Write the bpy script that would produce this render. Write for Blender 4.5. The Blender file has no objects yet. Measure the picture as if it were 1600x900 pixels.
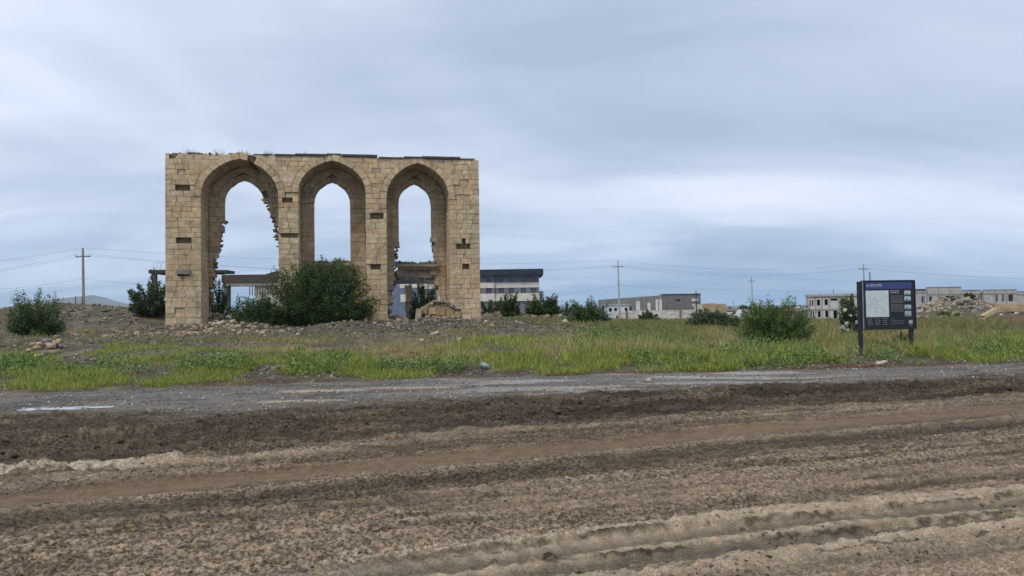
import bpy, math, random
import numpy as np
from mathutils import Vector, Matrix

random.seed(7)
RNG = np.random.default_rng(7)
SC = bpy.context.scene
COL = SC.collection

# ------------------------------------------------------------------ camera
EYE = 1.65
F = 1200.0                      # focal length in photograph pixels (1600 wide)
PITCH = math.atan(34.0 / F)
ROLL = math.radians(0.9)
fwd = Vector((0, math.cos(PITCH), math.sin(PITCH)))
r0 = Vector((1, 0, 0)); u0 = r0.cross(fwd)
right = r0 * math.cos(ROLL) - u0 * math.sin(ROLL)
up = r0 * math.sin(ROLL) + u0 * math.cos(ROLL)
cam_d = bpy.data.cameras.new('camera')
cam_d.sensor_width = 36.0
cam_d.lens = 36.0 * F / 1600.0
cam_d.clip_start = 0.1
cam_d.clip_end = 30000.0
cam = bpy.data.objects.new('camera', cam_d)
COL.objects.link(cam)
cam.matrix_world = Matrix(((right.x, up.x, -fwd.x, 0), (right.y, up.y, -fwd.y, 0),
                           (right.z, up.z, -fwd.z, EYE), (0, 0, 0, 1)))
SC.camera = cam

# ------------------------------------------------------------------ world
SUN_EL, SUN_AZ = math.radians(52), math.radians(215)   # azimuth clockwise from +Y: behind the camera, to the left
world = bpy.data.worlds.new('World'); SC.world = world; world.use_nodes = True
nt = world.node_tree; nt.nodes.clear()
def N(t, kind, **kw):
    n = t.nodes.new(kind)
    for k, v in kw.items(): setattr(n, k, v)
    return n
def math_node(t, op, a, b=None, clamp=False):
    n = N(t, 'ShaderNodeMath', operation=op); n.use_clamp = clamp
    for i, v in enumerate((a, b)):
        if v is None: continue
        if isinstance(v, (int, float)): n.inputs[i].default_value = v
        else: t.links.new(v, n.inputs[i])
    return n.outputs[0]
def mix_col(t, fac, a, b, mode='MIX'):
    n = N(t, 'ShaderNodeMix', data_type='RGBA', blend_type=mode)
    for i, v in ((0, fac), (6, a), (7, b)):
        if isinstance(v, (int, float)): n.inputs[i].default_value = v
        elif isinstance(v, tuple): n.inputs[i].default_value = (*v, 1)
        else: t.links.new(v, n.inputs[i])
    return n.outputs[2]
def ramp(t, fac, stops):
    n = N(t, 'ShaderNodeValToRGB')
    el = n.color_ramp.elements
    while len(el) < len(stops): el.new(0.5)
    for e, (p, c) in zip(el, stops):
        e.position = p; e.color = (*c, 1) if isinstance(c, tuple) else (c, c, c, 1)
    t.links.new(fac, n.inputs[0])
    return n.outputs[0]
def noise(t, vec, scale, detail=4, rough=0.55, dist=0.0):
    n = N(t, 'ShaderNodeTexNoise'); n.inputs['Scale'].default_value = scale
    n.inputs['Detail'].default_value = detail; n.inputs['Roughness'].default_value = rough
    n.inputs['Distortion'].default_value = dist
    if vec is not None: t.links.new(vec, n.inputs['Vector'])
    return n.outputs['Fac']

sky = N(nt, 'ShaderNodeTexSky', sky_type='NISHITA'); sky.sun_disc = False
sky.sun_elevation = SUN_EL; sky.sun_rotation = SUN_AZ
sky.air_density = 1.0; sky.dust_density = 0.4; sky.ozone_density = 3.0
tc = N(nt, 'ShaderNodeTexCoord')
liftv = N(nt, 'ShaderNodeVectorMath', operation='ADD'); liftv.inputs[1].default_value = (0, 0, 0.22)
normv = N(nt, 'ShaderNodeVectorMath', operation='NORMALIZE')
nt.links.new(tc.outputs['Generated'], liftv.inputs[0]); nt.links.new(liftv.outputs[0], normv.inputs[0]); nt.links.new(normv.outputs[0], sky.inputs[0])
sep = N(nt, 'ShaderNodeSeparateXYZ'); nt.links.new(tc.outputs['Generated'], sep.inputs[0])
zz = math_node(nt, 'ADD', math_node(nt, 'MAXIMUM', sep.outputs[2], 0.0), 0.20)
def cloud_vec(sx, sy, ox, oy):
    c = N(nt, 'ShaderNodeCombineXYZ')
    a = math_node(nt, 'MULTIPLY', math_node(nt, 'DIVIDE', sep.outputs[0], zz), sx)
    b = math_node(nt, 'MULTIPLY', math_node(nt, 'DIVIDE', sep.outputs[1], zz), sy)
    nt.links.new(math_node(nt, 'ADD', a, ox), c.inputs[0])
    nt.links.new(math_node(nt, 'ADD', b, oy), c.inputs[1])
    return c.outputs[0]
n1 = noise(nt, cloud_vec(0.6, 0.75, 90.8, 22.4), 0.75, 6, 0.46, 0.8)
n2 = noise(nt, cloud_vec(0.55, 1.35, 44.1, 18.6), 1.3, 8, 0.52, 1.1)
cl = math_node(nt, 'ADD', math_node(nt, 'MULTIPLY', n1, 0.76), math_node(nt, 'MULTIPLY', n2, 0.24))
cloud = ramp(nt, cl, [(0.33, (3.3, 3.95, 5.0)), (0.46, (4.5, 5.15, 6.3)), (0.56, (5.9, 6.5, 7.6)), (0.70, (7.2, 7.6, 8.4))])
# thinner cover low over the horizon: the blue of the clear sky comes through
thin = math_node(nt, 'SUBTRACT', 1.0, math_node(nt, 'MULTIPLY', math_node(nt, 'MAXIMUM', sep.outputs[2], 0.0), 5.0), True)
thin = math_node(nt, 'MULTIPLY', math_node(nt, 'MULTIPLY', thin, thin), 0.8)
thin = math_node(nt, 'MULTIPLY', thin, ramp(nt, n2, [(0.40, 1.0), (0.62, 0.45)]))
skymix = mix_col(nt, math_node(nt, 'ADD', thin, 0.06), cloud, sky.outputs[0])
bg = N(nt, 'ShaderNodeBackground'); bg.inputs[1].default_value = 0.1
nt.links.new(skymix, bg.inputs[0])
wo = N(nt, 'ShaderNodeOutputWorld'); nt.links.new(bg.outputs[0], wo.inputs[0])

# ------------------------------------------------------------------ sun behind thin cloud
sd = bpy.data.lights.new('sun', 'SUN'); sd.energy = 1.5; sd.angle = math.radians(14); sd.color = (1.0, 0.93, 0.82)
so = bpy.data.objects.new('sun', sd); COL.objects.link(so)
sdir = Vector((math.sin(SUN_AZ) * math.cos(SUN_EL), math.cos(SUN_AZ) * math.cos(SUN_EL), math.sin(SUN_EL)))
so.rotation_euler = sdir.to_track_quat('Z', 'Y').to_euler(); so.location = sdir * 60

# ------------------------------------------------------------------ exposure
SC.view_settings.view_transform = 'Standard'; SC.view_settings.look = 'None'
SC.view_settings.exposure = 0.5; SC.view_settings.gamma = 1.0; SC.view_settings.use_curve_mapping = False
SC.cycles.max_bounces = 6; SC.cycles.diffuse_bounces = 3; SC.cycles.glossy_bounces = 2
SC.cycles.transparent_max_bounces = 8; SC.cycles.volume_bounces = 0
SC.cycles.use_denoising = True

# ------------------------------------------------------------------ geometry helpers
def ray(px, py):
    return (fwd + right * ((px - 800) / F) - up * ((py - 450) / F))
def at(px, py, Y):                       # the point seen at a photograph pixel, Y metres in front of the camera
    d = ray(px, py); k = Y / d.y
    return Vector((d.x * k, Y, EYE + d.z * k))
def hor(px): return 484.0 - (px - 800) * math.tan(ROLL)
def on_plane(px, py, z=0.0):
    d = ray(px, py); k = (z - EYE) / d.z
    return Vector((d.x * k, d.y * k, z))
def xat(px, Y): return at(px, hor(px), Y).x
def project(P):                          # world (N,3) -> pixel px, py
    q = P - np.array([0, 0, EYE])
    R_, U_, F_ = np.array(right), np.array(up), np.array(fwd)
    w = q @ F_
    return 800 + F * (q @ R_) / w, 450 - F * (q @ U_) / w

def h2(i, j, seed):
    n = (i.astype(np.int64) * 374761393 + j.astype(np.int64) * 668265263 + seed * 974711) & 0x7fffffff
    n = ((n ^ (n >> 13)) * 1274126177) & 0x7fffffff
    n = (n ^ (n >> 16)) & 0xffff
    return n / 65535.0
def vnoise(x, y, seed=0):                # smooth value noise, 0..1
    xi = np.floor(x); yi = np.floor(y); fx = x - xi; fy = y - yi
    fx = fx * fx * (3 - 2 * fx); fy = fy * fy * (3 - 2 * fy)
    a = h2(xi, yi, seed); b = h2(xi + 1, yi, seed); c = h2(xi, yi + 1, seed); d = h2(xi + 1, yi + 1, seed)
    return (a * (1 - fx) + b * fx) * (1 - fy) + (c * (1 - fx) + d * fx) * fy
def fbm(x, y, octv=4, seed=0, gain=0.5):
    s = 0; a = 1.0; t = 0
    for o in range(octv):
        s = s + a * vnoise(x * 2 ** o + o * 17.3, y * 2 ** o - o * 9.1, seed + o); t += a; a *= gain
    return s / t
def sstep(a, b, x):
    t = np.clip((x - a) / (b - a), 0, 1); return t * t * (3 - 2 * t)
def lerp(a, b, t): return a + (b - a) * t
def cmix(a, b, t): return a + (np.asarray(b) - a) * np.asarray(t)[..., None]

# ------------------------------------------------------------------ object helpers
def setp(o, label=None, cat=None, group=None, kind=None):
    if label: o['label'] = label
    if cat: o['category'] = cat
    if group: o['group'] = group
    if kind: o['kind'] = kind
    elif cat: o['kind'] = 'thing'
    return o
def empty(name, loc, rz=0.0, label=None, cat=None, group=None):
    o = bpy.data.objects.new(name, None); COL.objects.link(o)
    o.location = loc; o.rotation_euler = (0, 0, rz); o.empty_display_size = 0.2
    return setp(o, label, cat, group)
def link(name, me, mat, parent=None, loc=None, rot=None, scale=None):
    o = bpy.data.objects.new(name, me); COL.objects.link(o)
    if mat and not me.materials: me.materials.append(mat)
    if parent: o.parent = parent
    if loc is not None: o.location = loc
    if rot is not None: o.rotation_euler = rot
    if scale is not None: o.scale = scale
    return o
def np_mesh(name, V, Fq, col=None, smooth=False):
    """V (N,3), Fq (M,k) with k = 3 or 4, col (N,3) stored as the point colour Col"""
    me = bpy.data.meshes.new(name); V = np.asarray(V, np.float32); Fq = np.asarray(Fq, np.int32)
    k = Fq.shape[1]
    me.vertices.add(len(V)); me.vertices.foreach_set('co', V.ravel())
    me.loops.add(Fq.size); me.loops.foreach_set('vertex_index', Fq.ravel())
    me.polygons.add(len(Fq)); me.polygons.foreach_set('loop_start', np.arange(0, Fq.size, k, dtype=np.int32))
    if smooth: me.polygons.foreach_set('use_smooth', np.ones(len(Fq), bool))
    me.update(calc_edges=True)
    if col is not None: add_col(me, col)
    return me
def add_col(me, col):
    n = len(me.vertices); col = np.asarray(col, np.float32)
    if col.ndim == 1: col = np.tile(col, (n, 1))
    if col.shape[1] == 4:
        a = me.color_attributes.new('Col', 'FLOAT_COLOR', 'POINT'); a.data.foreach_set('color', col.ravel()); return
    a = me.color_attributes.new('Col', 'FLOAT_COLOR', 'POINT')
    a.data.foreach_set('color', np.concatenate([col, np.ones((n, 1), np.float32)], 1).astype(np.float32).ravel())
class MB:
    """collects boxes, tubes and blocks for ONE mesh"""
    def __init__(s): s.v = []; s.f = []; s.c = []
    def add(s, vs, fs, col=(0.5, 0.5, 0.5)):
        b = len(s.v); s.v += [tuple(p) for p in vs]; s.f += [tuple(i + b for i in f) for f in fs]; s.c += [tuple(col)] * len(vs)
        return s
    def box(s, x0, x1, y0, y1, z0, z1, col=(0.5, 0.5, 0.5)):
        vs = [(x, y, z) for z in (z0, z1) for y in (y0, y1) for x in (x0, x1)]
        return s.add(vs, [(0, 2, 3, 1), (4, 5, 7, 6), (0, 1, 5, 4), (2, 6, 7, 3), (0, 4, 6, 2), (1, 3, 7, 5)], col)
    def tube(s, pts, radii, n=6, col=(0.5, 0.5, 0.5), cap=True):
        vs = []; fs = []
        for i, p in enumerate(pts):
            p = Vector(p); a = Vector(pts[max(i - 1, 0)]); b = Vector(pts[min(i + 1, len(pts) - 1)])
            d = (b - a); d = d.normalized() if d.length > 1e-9 else Vector((0, 0, 1))
            q = d.cross(Vector((0, 0, 1)) if abs(d.z) < 0.9 else Vector((1, 0, 0))).normalized(); w = d.cross(q)
            r = radii[i] if hasattr(radii, '__len__') else radii
            for k in range(n):
                t = 2 * math.pi * k / n; vs.append(p + q * (math.cos(t) * r) + w * (math.sin(t) * r))
        for i in range(len(pts) - 1):
            for k in range(n):
                fs.append((i * n + k, i * n + (k + 1) % n, (i + 1) * n + (k + 1) % n, (i + 1) * n + k))
        if cap: fs.append(tuple(range(n))[::-1]); fs.append(tuple(range((len(pts) - 1) * n, len(pts) * n)))
        return s.add(vs, fs, col)
    def mesh(s, name):
        me = bpy.data.meshes.new(name); me.from_pydata(s.v, [], s.f); me.update(); add_col(me, np.array(s.c)); return me
    def build(s, name, mat, parent=None, **k): return link(name, s.mesh(name), mat, parent, **k)

# ------------------------------------------------------------------ materials
def material(name, rough=0.9, noise_scale=0.0, noise_amt=0.0, bump=0.0, bump_scale=8.0, color=None, metallic=0.0,
             spec=0.25, stain=None, stain_scale=0.6, translucent=0.0, coords='world'):
    """base colour = mesh colour Col (or `color`) varied by procedural noise"""
    m = bpy.data.materials.new(name); m.use_nodes = True; t = m.node_tree
    b = t.nodes['Principled BSDF']; out = t.nodes['Material Output']
    b.inputs['Roughness'].default_value = rough; b.inputs['Metallic'].default_value = metallic
    b.inputs['Specular IOR Level'].default_value = spec
    if coords == 'world': vec = N(t, 'ShaderNodeNewGeometry').outputs['Position']
    else: vec = N(t, 'ShaderNodeTexCoord').outputs['Object']
    if color is None:
        a = N(t, 'ShaderNodeVertexColor'); a.layer_name = 'Col'; c = a.outputs[0]
    else:
        a = N(t, 'ShaderNodeRGB'); a.outputs[0].default_value = (*color, 1); c = a.outputs[0]
    if stain is not None:
        c = mix_col(t, ramp(t, noise(t, vec, stain_scale, 6, 0.62), [(0.50, 0.0), (0.74, 0.6)]), c, stain)
    if noise_amt:
        nz = noise(t, vec, noise_scale, 6, 0.65)
        g = ramp(t, nz, [(0.25, 1 - noise_amt), (0.75, 1 + noise_amt)])
        c = mix_col(t, 1.0, c, g, 'MULTIPLY')
    t.links.new(c, b.inputs['Base Color'])
    if bump:
        bn = N(t, 'ShaderNodeBump'); bn.inputs['Strength'].default_value = 1.0; bn.inputs['Distance'].default_value = bump
        t.links.new(noise(t, vec, bump_scale, 8, 0.7), bn.inputs['Height']); t.links.new(bn.outputs[0], b.inputs['Normal'])
    if translucent:
        tr = N(t, 'ShaderNodeBsdfTranslucent'); t.links.new(c, tr.inputs[0])
        ms = N(t, 'ShaderNodeMixShader'); ms.inputs[0].default_value = translucent
        t.links.new(b.outputs[0], ms.inputs[1]); t.links.new(tr.outputs[0], ms.inputs[2]); t.links.new(ms.outputs[0], out.inputs[0])
    return m
M_road = material('road_mud', 0.93, 6, 0.3, 0.016, 30, spec=0.15)
M_ground = material('verge_earth', 0.95, 9, 0.6, 0.07, 7, spec=0.1)
M_leaf = material('leaves', 0.62, translucent=0.22, spec=0.25)
M_grass = material('grass_blades', 0.7, translucent=0.42, spec=0.15)
M_bark = material('bark', 0.9, 14, 0.3, color=(0.09, 0.065, 0.045))
M_stone = material('loose_stone', 0.92, 7, 0.35, 0.02, 9, spec=0.15)
M_block = material('ruin_sandstone', 0.93, 3.4, 0.30, 0.05, 6, stain=(0.23, 0.17, 0.11), stain_scale=1.1, spec=0.12)
def weather(m):                            # rusty patches, grey run-off streaks, pits
    t = m.node_tree; b = t.nodes['Principled BSDF']; src = b.inputs['Base Color'].links[0].from_socket
    pos = N(t, 'ShaderNodeNewGeometry').outputs['Position']
    c = mix_col(t, ramp(t, noise(t, pos, 0.75, 7, 0.65), [(0.52, 0.0), (0.70, 0.5)]), src, (0.38, 0.235, 0.125))
    mp_ = N(t, 'ShaderNodeMapping'); mp_.inputs['Scale'].default_value = (2.2, 2.2, 0.28); t.links.new(pos, mp_.inputs[0])
    c = mix_col(t, ramp(t, noise(t, mp_.outputs[0], 1.0, 6, 0.6), [(0.54, 0.0), (0.70, 0.5)]), c, (0.17, 0.14, 0.115))
    c = mix_col(t, ramp(t, noise(t, pos, 11, 5, 0.7), [(0.60, 0.0), (0.70, 0.65)]), c, (0.15, 0.10, 0.06))
    t.links.new(c, b.inputs['Base Color'])
weather(M_block)
def grit(m, s1, s2):                       # fine crumbs and dust, sharper than the mesh
    t = m.node_tree; b = t.nodes['Principled BSDF']; src = b.inputs['Base Color'].links[0].from_socket
    pos = N(t, 'ShaderNodeNewGeometry').outputs['Position']
    wgt = N(t, 'ShaderNodeVertexColor'); wgt.layer_name = 'Col'
    c = mix_col(t, 1.0, src, ramp(t, noise(t, pos, s1, 3, 0.6), [(0.42, 0.45), (0.58, 1.36)]), 'MULTIPLY')
    c = mix_col(t, wgt.outputs['Alpha'], src, c)
    c = mix_col(t, 1.0, c, ramp(t, noise(t, pos, s2, 3, 0.6), [(0.38, 0.72), (0.62, 1.22)]), 'MULTIPLY')
    t.links.new(c, b.inputs['Base Color'])
grit(M_road, 28, 75)
M_core = material('ruin_core', 0.95, 5, 0.4, 0.06, 5, color=(0.17, 0.125, 0.08), spec=0.1)
M_cap = material('cap_concrete', 0.95, 4, 0.45, 0.03, 8, color=(0.085, 0.07, 0.06), spec=0.1)
M_conc = material('weathered_concrete', 0.92, 3, 0.3, 0.02, 6, spec=0.15, stain=(0.09, 0.08, 0.07), stain_scale=0.8)
M_wall = material('plaster_wall', 0.9, 1.1, 0.30, spec=0.2)
M_paint = material('painted_metal', 0.5, 5, 0.3, spec=0.35)
M_print = material('printed_panel', 0.5, 6, 0.16, spec=0.3)
M_glass = material('window_glass', 0.12, color=(0.055, 0.062, 0.078), spec=0.5)
M_dark = material('dark_interior', 0.95, color=(0.05, 0.047, 0.045), spec=0.05)  # near-black colour carries the shade of unlit rooms behind openings
M_wire = material('wire', 0.7, color=(0.09, 0.09, 0.10), spec=0.2)
M_hill = material('hill_land', 0.95, 0.004, 0.3, color=(0.16, 0.14, 0.10), spec=0.05)

# ------------------------------------------------------------------ terrain
EDGE = [on_plane(px, py) for px, py in ((-200, 622), (0, 615), (200, 609), (400, 600), (600, 595), (800, 589), (1000, 583),
                                        (1200, 580), (1400, 574), (1600, 567), (1800, 562))]
EX = np.array([p.x for p in EDGE]); EY = np.array([p.y for p in EDGE])
def yedge(x): return np.interp(x, EX, EY) + 0.5 * (fbm(x * 0.6, x * 0 + 3.3, 3, 5) - 0.5)
TPX = np.array([-400, 0, 250, 500, 750, 1000, 1300, 1600, 2000.])
TD = np.array([17, 22, 30, 40, 50, 70, 100, 160, 300, 6000.])
TZ = np.array([  # rows: depth
    [0.03, .03, .03, .03, .03, .03, .03, .03, .03],
    [.28, .28, .28, .28, .25, .16, .08, .10, .10],
    [.50, .50, .48, .46, .42, .26, .12, .20, .25],
    [.75, .74, .72, .72, .72, .40, .15, .30, .40],
    [.95, .95, .92, .92, .95, .40, .10, .40, .60],
    [1.0, 1.0, 1.0, 1.0, .9, .30, .0, .30, .6],
    [.6, .6, .8, .8, .6, .0, -.3, .0, .3],
    [0, 0, 0, 0, 0, -1., -1.3, -.8, -.5],
    [-2, -2, -2, -2, -2, -2.5, -2.5, -2.5, -2.5],
    [-4, -4, -4, -4, -4, -4, -4, -4, -4]])
# mounds: pixel column, depth, half-length (m, along x), half-depth (m), height
MOUNDS = [(540, 36.5, 2.3, 1.5, .46), (290, 40.0, 3.4, 1.6, .26), (370, 40.5, 2.2, 1.5, .32), (640, 40, 2.4, 1.5, .28),
          (700, 41.0, 2.4, 1.4, .3), (830, 39, 4.6, 1.6, .35), (612, 47.5, .9, 1.2, .5), (338, 47.5, .8, 1.2, .7),
          (140, 56, 8.5, 4.0, 1.15), (20, 52, 5.0, 4.0, .9), (215, 52, 4.5, 3, .55),
          (820, 62, 5.5, 3, .55), (1590, 45, 3.2, 3.0, .25), (1650, 45, 3, 3, .3), (1490, 74, 4.6, 3.5, 1.75),
          (1110, 56, 4, 3, .3), (120, 27, 2.2, 1.0, .18), (430, 24, 2.6, 1.0, .12), (60, 31, 2.0, 1.2, .3)]
MND = [(xat(a, b), b, c, d, e) for a, b, c, d, e in MOUNDS]
LTD = np.log(TD)
def gz(x, y):
    x = np.asarray(x, float); y = np.asarray(y, float)
    ys = np.maximum(y, 15.0); px = np.clip(800 + F * x / ys, TPX[0], TPX[-1]); ld = np.clip(np.log(ys), LTD[0], LTD[-1])
    i = np.clip(np.searchsorted(TPX, px) - 1, 0, len(TPX) - 2); j = np.clip(np.searchsorted(LTD, ld) - 1, 0, len(LTD) - 2)
    fx = (px - TPX[i]) / (TPX[i + 1] - TPX[i]); fy = (ld - LTD[j]) / (LTD[j + 1] - LTD[j])
    z = (TZ[j, i] * (1 - fx) + TZ[j, i + 1] * fx) * (1 - fy) + (TZ[j + 1, i] * (1 - fx) + TZ[j + 1, i + 1] * fx) * fy
    d = y - yedge(x); k = sstep(0.0, 3.0, d)
    z = z * k
    for mx, my, a, b, h in MND:
        z = z + h * np.exp(-((x - mx) / a) ** 2 - ((y - my) / b) ** 2)
    far = sstep(300, 120, y)
    z = z + k * far * (0.30 * (fbm(x * 0.35, y * 0.35, 3, 11) - 0.5) + 0.22 * (fbm(x * 1.3, y * 1.3, 4, 12, 0.6) - 0.5))
    return z - 0.09 * sstep(0.1, -0.5, d) + 0.03 * sstep(-0.1, 0.4, d)
def hit(px, py, Y0=16.0, Y1=120.0):       # where the ray of a pixel meets the terrain
    Ys = np.arange(Y0, Y1, 0.1); d = ray(px, py); k = Ys / d.y
    g = gz(d.x * k, Ys); below = (EYE + d.z * k) <= g
    i = int(np.argmax(below)) if below.any() else len(Ys) - 1
    return float(d.x * k[i]), float(Ys[i]), float(g[i])
def gz1(x, y): return float(gz(np.array([x]), np.array([y]))[0])

ty = np.concatenate([np.arange(9, 15, 1.0), np.arange(15, 62, 0.17), np.geomspace(62, 7000, 90)])
tt = np.concatenate([np.linspace(-6, -1.3, 25), np.linspace(-1.25, 1.25, 430), np.linspace(1.3, 6, 25)])
T, Yg = np.meshgrid(tt, ty); Xg = T * (Yg * 0.74 + 4)
Zg = gz(Xg, Yg)
def grid_faces(nr, nc):
    i = np.arange(nr * nc).reshape(nr, nc)
    return np.stack([i[:-1, :-1], i[:-1, 1:], i[1:, 1:], i[1:, :-1]], -1).reshape(-1, 4)
Vg = np.stack([Xg, Yg, Zg], -1).reshape(-1, 3)
x, y = Vg[:, 0], Vg[:, 1]
nA = fbm(x * 0.5, y * 0.5, 4, 21); nB = fbm(x * 2.2, y * 2.2, 4, 22)
gc = np.tile(np.array([0.096, 0.079, 0.061]), (len(x), 1))
gc = cmix(gc, (0.17, 0.145, 0.115), sstep(0.45, 0.75, nB))
gc = cmix(gc, (0.10, 0.105, 0.045), sstep(0.52, 0.68, nA) * 0.5)
gpx, gpy = project(np.stack([x, np.maximum(y, 5), Vg[:, 2]], -1))
gc = cmix(gc, (0.135, 0.082, 0.055), sstep(1500, 1570, gpx) * sstep(38, 42, y) * sstep(62, 54, y) * 0.9)     # red earth heap
gc = cmix(gc, (0.11, 0.105, 0.05), sstep(880, 1000, gpx) * sstep(1540, 1480, gpx) * sstep(24, 30, y) * 0.8)
gc = cmix(gc, (0.14, 0.06, 0.03), sstep(1.1, 0.2, y - yedge(x)) * sstep(0.5, 0.62, fbm(x * 1.1, y * 1.1, 3, 25)) * 0.35)
gc = cmix(gc, (0.13, 0.125, 0.075), sstep(90, 200, y))
setp(link('ground', np_mesh('ground', Vg, grid_faces(len(ty), len(tt)), gc, True), M_ground), kind='structure')

# ------------------------------------------------------------------ dirt road
def curve(pts):
    P = sorted([(on_plane(a, b).x, on_plane(a, b).y) for a, b in pts])
    X = np.array([p[0] for p in P]); Yc = np.array([p[1] for p in P])
    def f(xq):
        r = np.interp(xq, X, Yc)
        r = np.where(xq < X[0], Yc[0] + (xq - X[0]) * (Yc[1] - Yc[0]) / (X[1] - X[0]), r)
        return np.where(xq > X[-1], Yc[-1] + (xq - X[-1]) * (Yc[-1] - Yc[-2]) / (X[-1] - X[-2]), r)
    sl = (Yc[-1] - Yc[0]) / (X[-1] - X[0]); c = 1 / math.sqrt(1 + sl * sl)
    return lambda xq, yq: (yq - f(xq)) * c
L_gravel = curve([(0, 646), (300, 648), (560, 632), (800, 620), (1100, 606), (1350, 597), (1600, 588)])
L_dark = curve([(0, 758), (250, 722), (560, 696), (800, 668), (1200, 640), (1600, 618)])
L_tan = curve([(0, 781), (400, 744), (800, 707), (1200, 668), (1600, 637)])
L_tanlow = curve([(0, 799), (400, 764), (800, 724), (1200, 684), (1600, 652)])
L_rutA = curve([(600, 888), (800, 866), (1094, 834), (1600, 782)])
L_rutB = curve([(760, 900), (1000, 872), (1240, 842), (1600, 802)])
L_ridA = curve([(540, 885), (900, 842), (1180, 806), (1600, 767)])
L_ridB = curve([(800, 882), (1000, 852), (1300, 816), (1600, 791)])
L_ridC = curve([(1000, 895), (1300, 853), (1600, 819)])
L_rutC = curve([(1200, 885), (1600, 840)])
L_far1 = curve([(0, 700), (420, 668), (700, 645), (1100, 622), (1600, 603)])
L_far2 = curve([(0, 722), (320, 690), (640, 668), (1100, 636), (1600, 612)])
L_mid1 = curve([(0, 868), (500, 822), (1000, 770), (1600, 706)])
L_mid2 = curve([(0, 838), (500, 795), (1000, 747), (1600, 690)])
L_mid3 = curve([(0, 900), (400, 868), (900, 812), (1600, 742)])
TH = math.radians(17)
def gauss(d, w): return np.exp(-(d / w) ** 2)
def road(x, y):
    s = x * math.cos(TH) + y * math.sin(TH); t = -x * math.sin(TH) + y * math.cos(TH)
    mud = sstep(1.2, -0.8, L_gravel(x, y) + 1.7 * (fbm(s * 0.6, t * 1.5, 4, 31) - 0.5))      # 1 in the mud, 0 in the gravel strip
    lump = fbm(x * 5, y * 5, 4, 32); fine = fbm(x * 16, y * 16, 3, 33)
    clod = vnoise(s * 9, t * 13, 34) ** 2 * vnoise(x * 3, y * 3, 35)
    streak = fbm(s * 0.35, t * 3.2, 4, 36, 0.6); streak2 = fbm(s * 0.9, t * 9, 3, 37, 0.6); streak3 = fbm(s * 0.45, t * 26, 3, 52, 0.6)
    grain = sstep(0.42, 0.62, fbm(s * 17, t * 24, 3, 53, 0.7))
    dark = mud ** 1.5 * sstep(-0.45, 0.25, L_dark(x, y) + 1.0 * (fbm(x * 0.5, y * 0.8, 3, 38) - 0.5))
    tan = gauss(L_tan(x, y), 0.34); tanlow = gauss(L_tanlow(x, y) - 0.02, 0.07)
    below = gauss(L_tanlow(x, y) + 0.42, 0.32)
    seg = sstep(-2.6, 0.2, x)
    saw = np.abs(((s / 0.13 + 1.5 * vnoise(s * 1.7, t * 0, 58)) % 1.0) - 0.5) * 2; sawn = (saw - 0.5) * 0.8 * vnoise(s * 3, t * 2, 55) + 0.9 * (vnoise(s * 14, t * 6, 59) - 0.5)
    eA = np.abs(L_rutA(x, y) + 0.030 * (fbm(s * 2.2, t, 3, 56) - 0.5)) + 0.022 * sawn; eB = np.abs(L_rutB(x, y) + 0.030 * (fbm(s * 2.2, t, 3, 57) - 0.5)) + 0.022 * sawn
    trA = sstep(0.185, 0.15, eA) * sstep(-2.6, -0.4, x); trB = sstep(0.20, 0.165, eB) * sstep(-1.6, 0.6, x)
    wob = 0.05 * (fbm(s * 2.2, t * 0, 3, 39) - 0.5)
    rdA = gauss(L_ridA(x, y) + wob, 0.13) * sstep(-1.8, 1.0, x); rdB = gauss(L_ridB(x, y) + wob, 0.07) * seg; rdC = gauss(L_ridC(x, y) + wob, 0.16) * seg
    trC = gauss(L_rutC(x, y), 0.14) * sstep(1.0, 2.0, x)
    f1, f2 = gauss(L_far1(x, y) + 1.6 * wob, 0.16), gauss(L_far2(x, y) + 1.6 * wob, 0.17)
    smooth = np.clip(tan * 0.85 + trA * .6 + trB * .6, 0, 1)
    h = 0.030 * (fbm(x * 0.8, y * 1.4, 3, 40) - 0.5)
    h = h + mud * (1 - smooth) * (0.020 * (lump - 0.5) + 0.018 * clod + 0.030 * (fine - 0.5) + 0.04 * (streak - 0.5) + 0.030 * (streak2 - 0.5) + 0.022 * (streak3 - 0.5) + 0.016 * grain)
    h = h + (1 - mud) * (0.012 * (lump - 0.5) + 0.010 * (fine - 0.5))
    h = h + dark * (0.13 * (fbm(s * 1.2, t * 4, 4, 41) - 0.45) + 0.07 * (lump - 0.5) + 0.09 * clod)
    h = h - 0.07 * f1 * mud - 0.06 * f2 * mud + 0.09 * gauss(L_far1(x, y) - 0.27 + wob, 0.1) * mud * (0.2 + 1.4 * lump * vnoise(s * 5, t * 5, 65)) + 0.04 * gauss(L_far2(x, y) - 0.27, 0.1) * mud
    lug = np.sin(2 * math.pi * (s / 0.17 + 3.2 * L_rutA(x, y))); lugB = np.sin(2 * math.pi * (s / 0.17 - 2.6 * L_rutB(x, y)))
    h = h - trA * (0.042 - 0.010 * np.clip(lug, -0.3, 1)) - trB * (0.052 - 0.011 * np.clip(lugB, -0.3, 1)) - 0.02 * trC
    h = h + 0.034 * rdA * (0.7 + 0.6 * lump) + 0.026 * rdB * (0.7 + 0.6 * lump) + 0.026 * rdC * (0.6 + 0.8 * lump)
    for L, w_ in ((L_mid1, .10), (L_mid2, .09), (L_mid3, .12)): h = h - 0.016 * gauss(L(x, y), w_) + 0.012 * gauss(np.abs(L(x, y)) - 1.5 * w_, .035)
    h = h - 0.03 * tan + 0.02 * tanlow - 0.008 * below
    # colours: dry dust, damp mud, wet dark mud, tan smoothed track, grey gravel
    dust = np.array([0.290, 0.225, 0.155]); mid = np.array([0.130, 0.094, 0.063]); wet = np.array([0.043, 0.031, 0.021])
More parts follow.
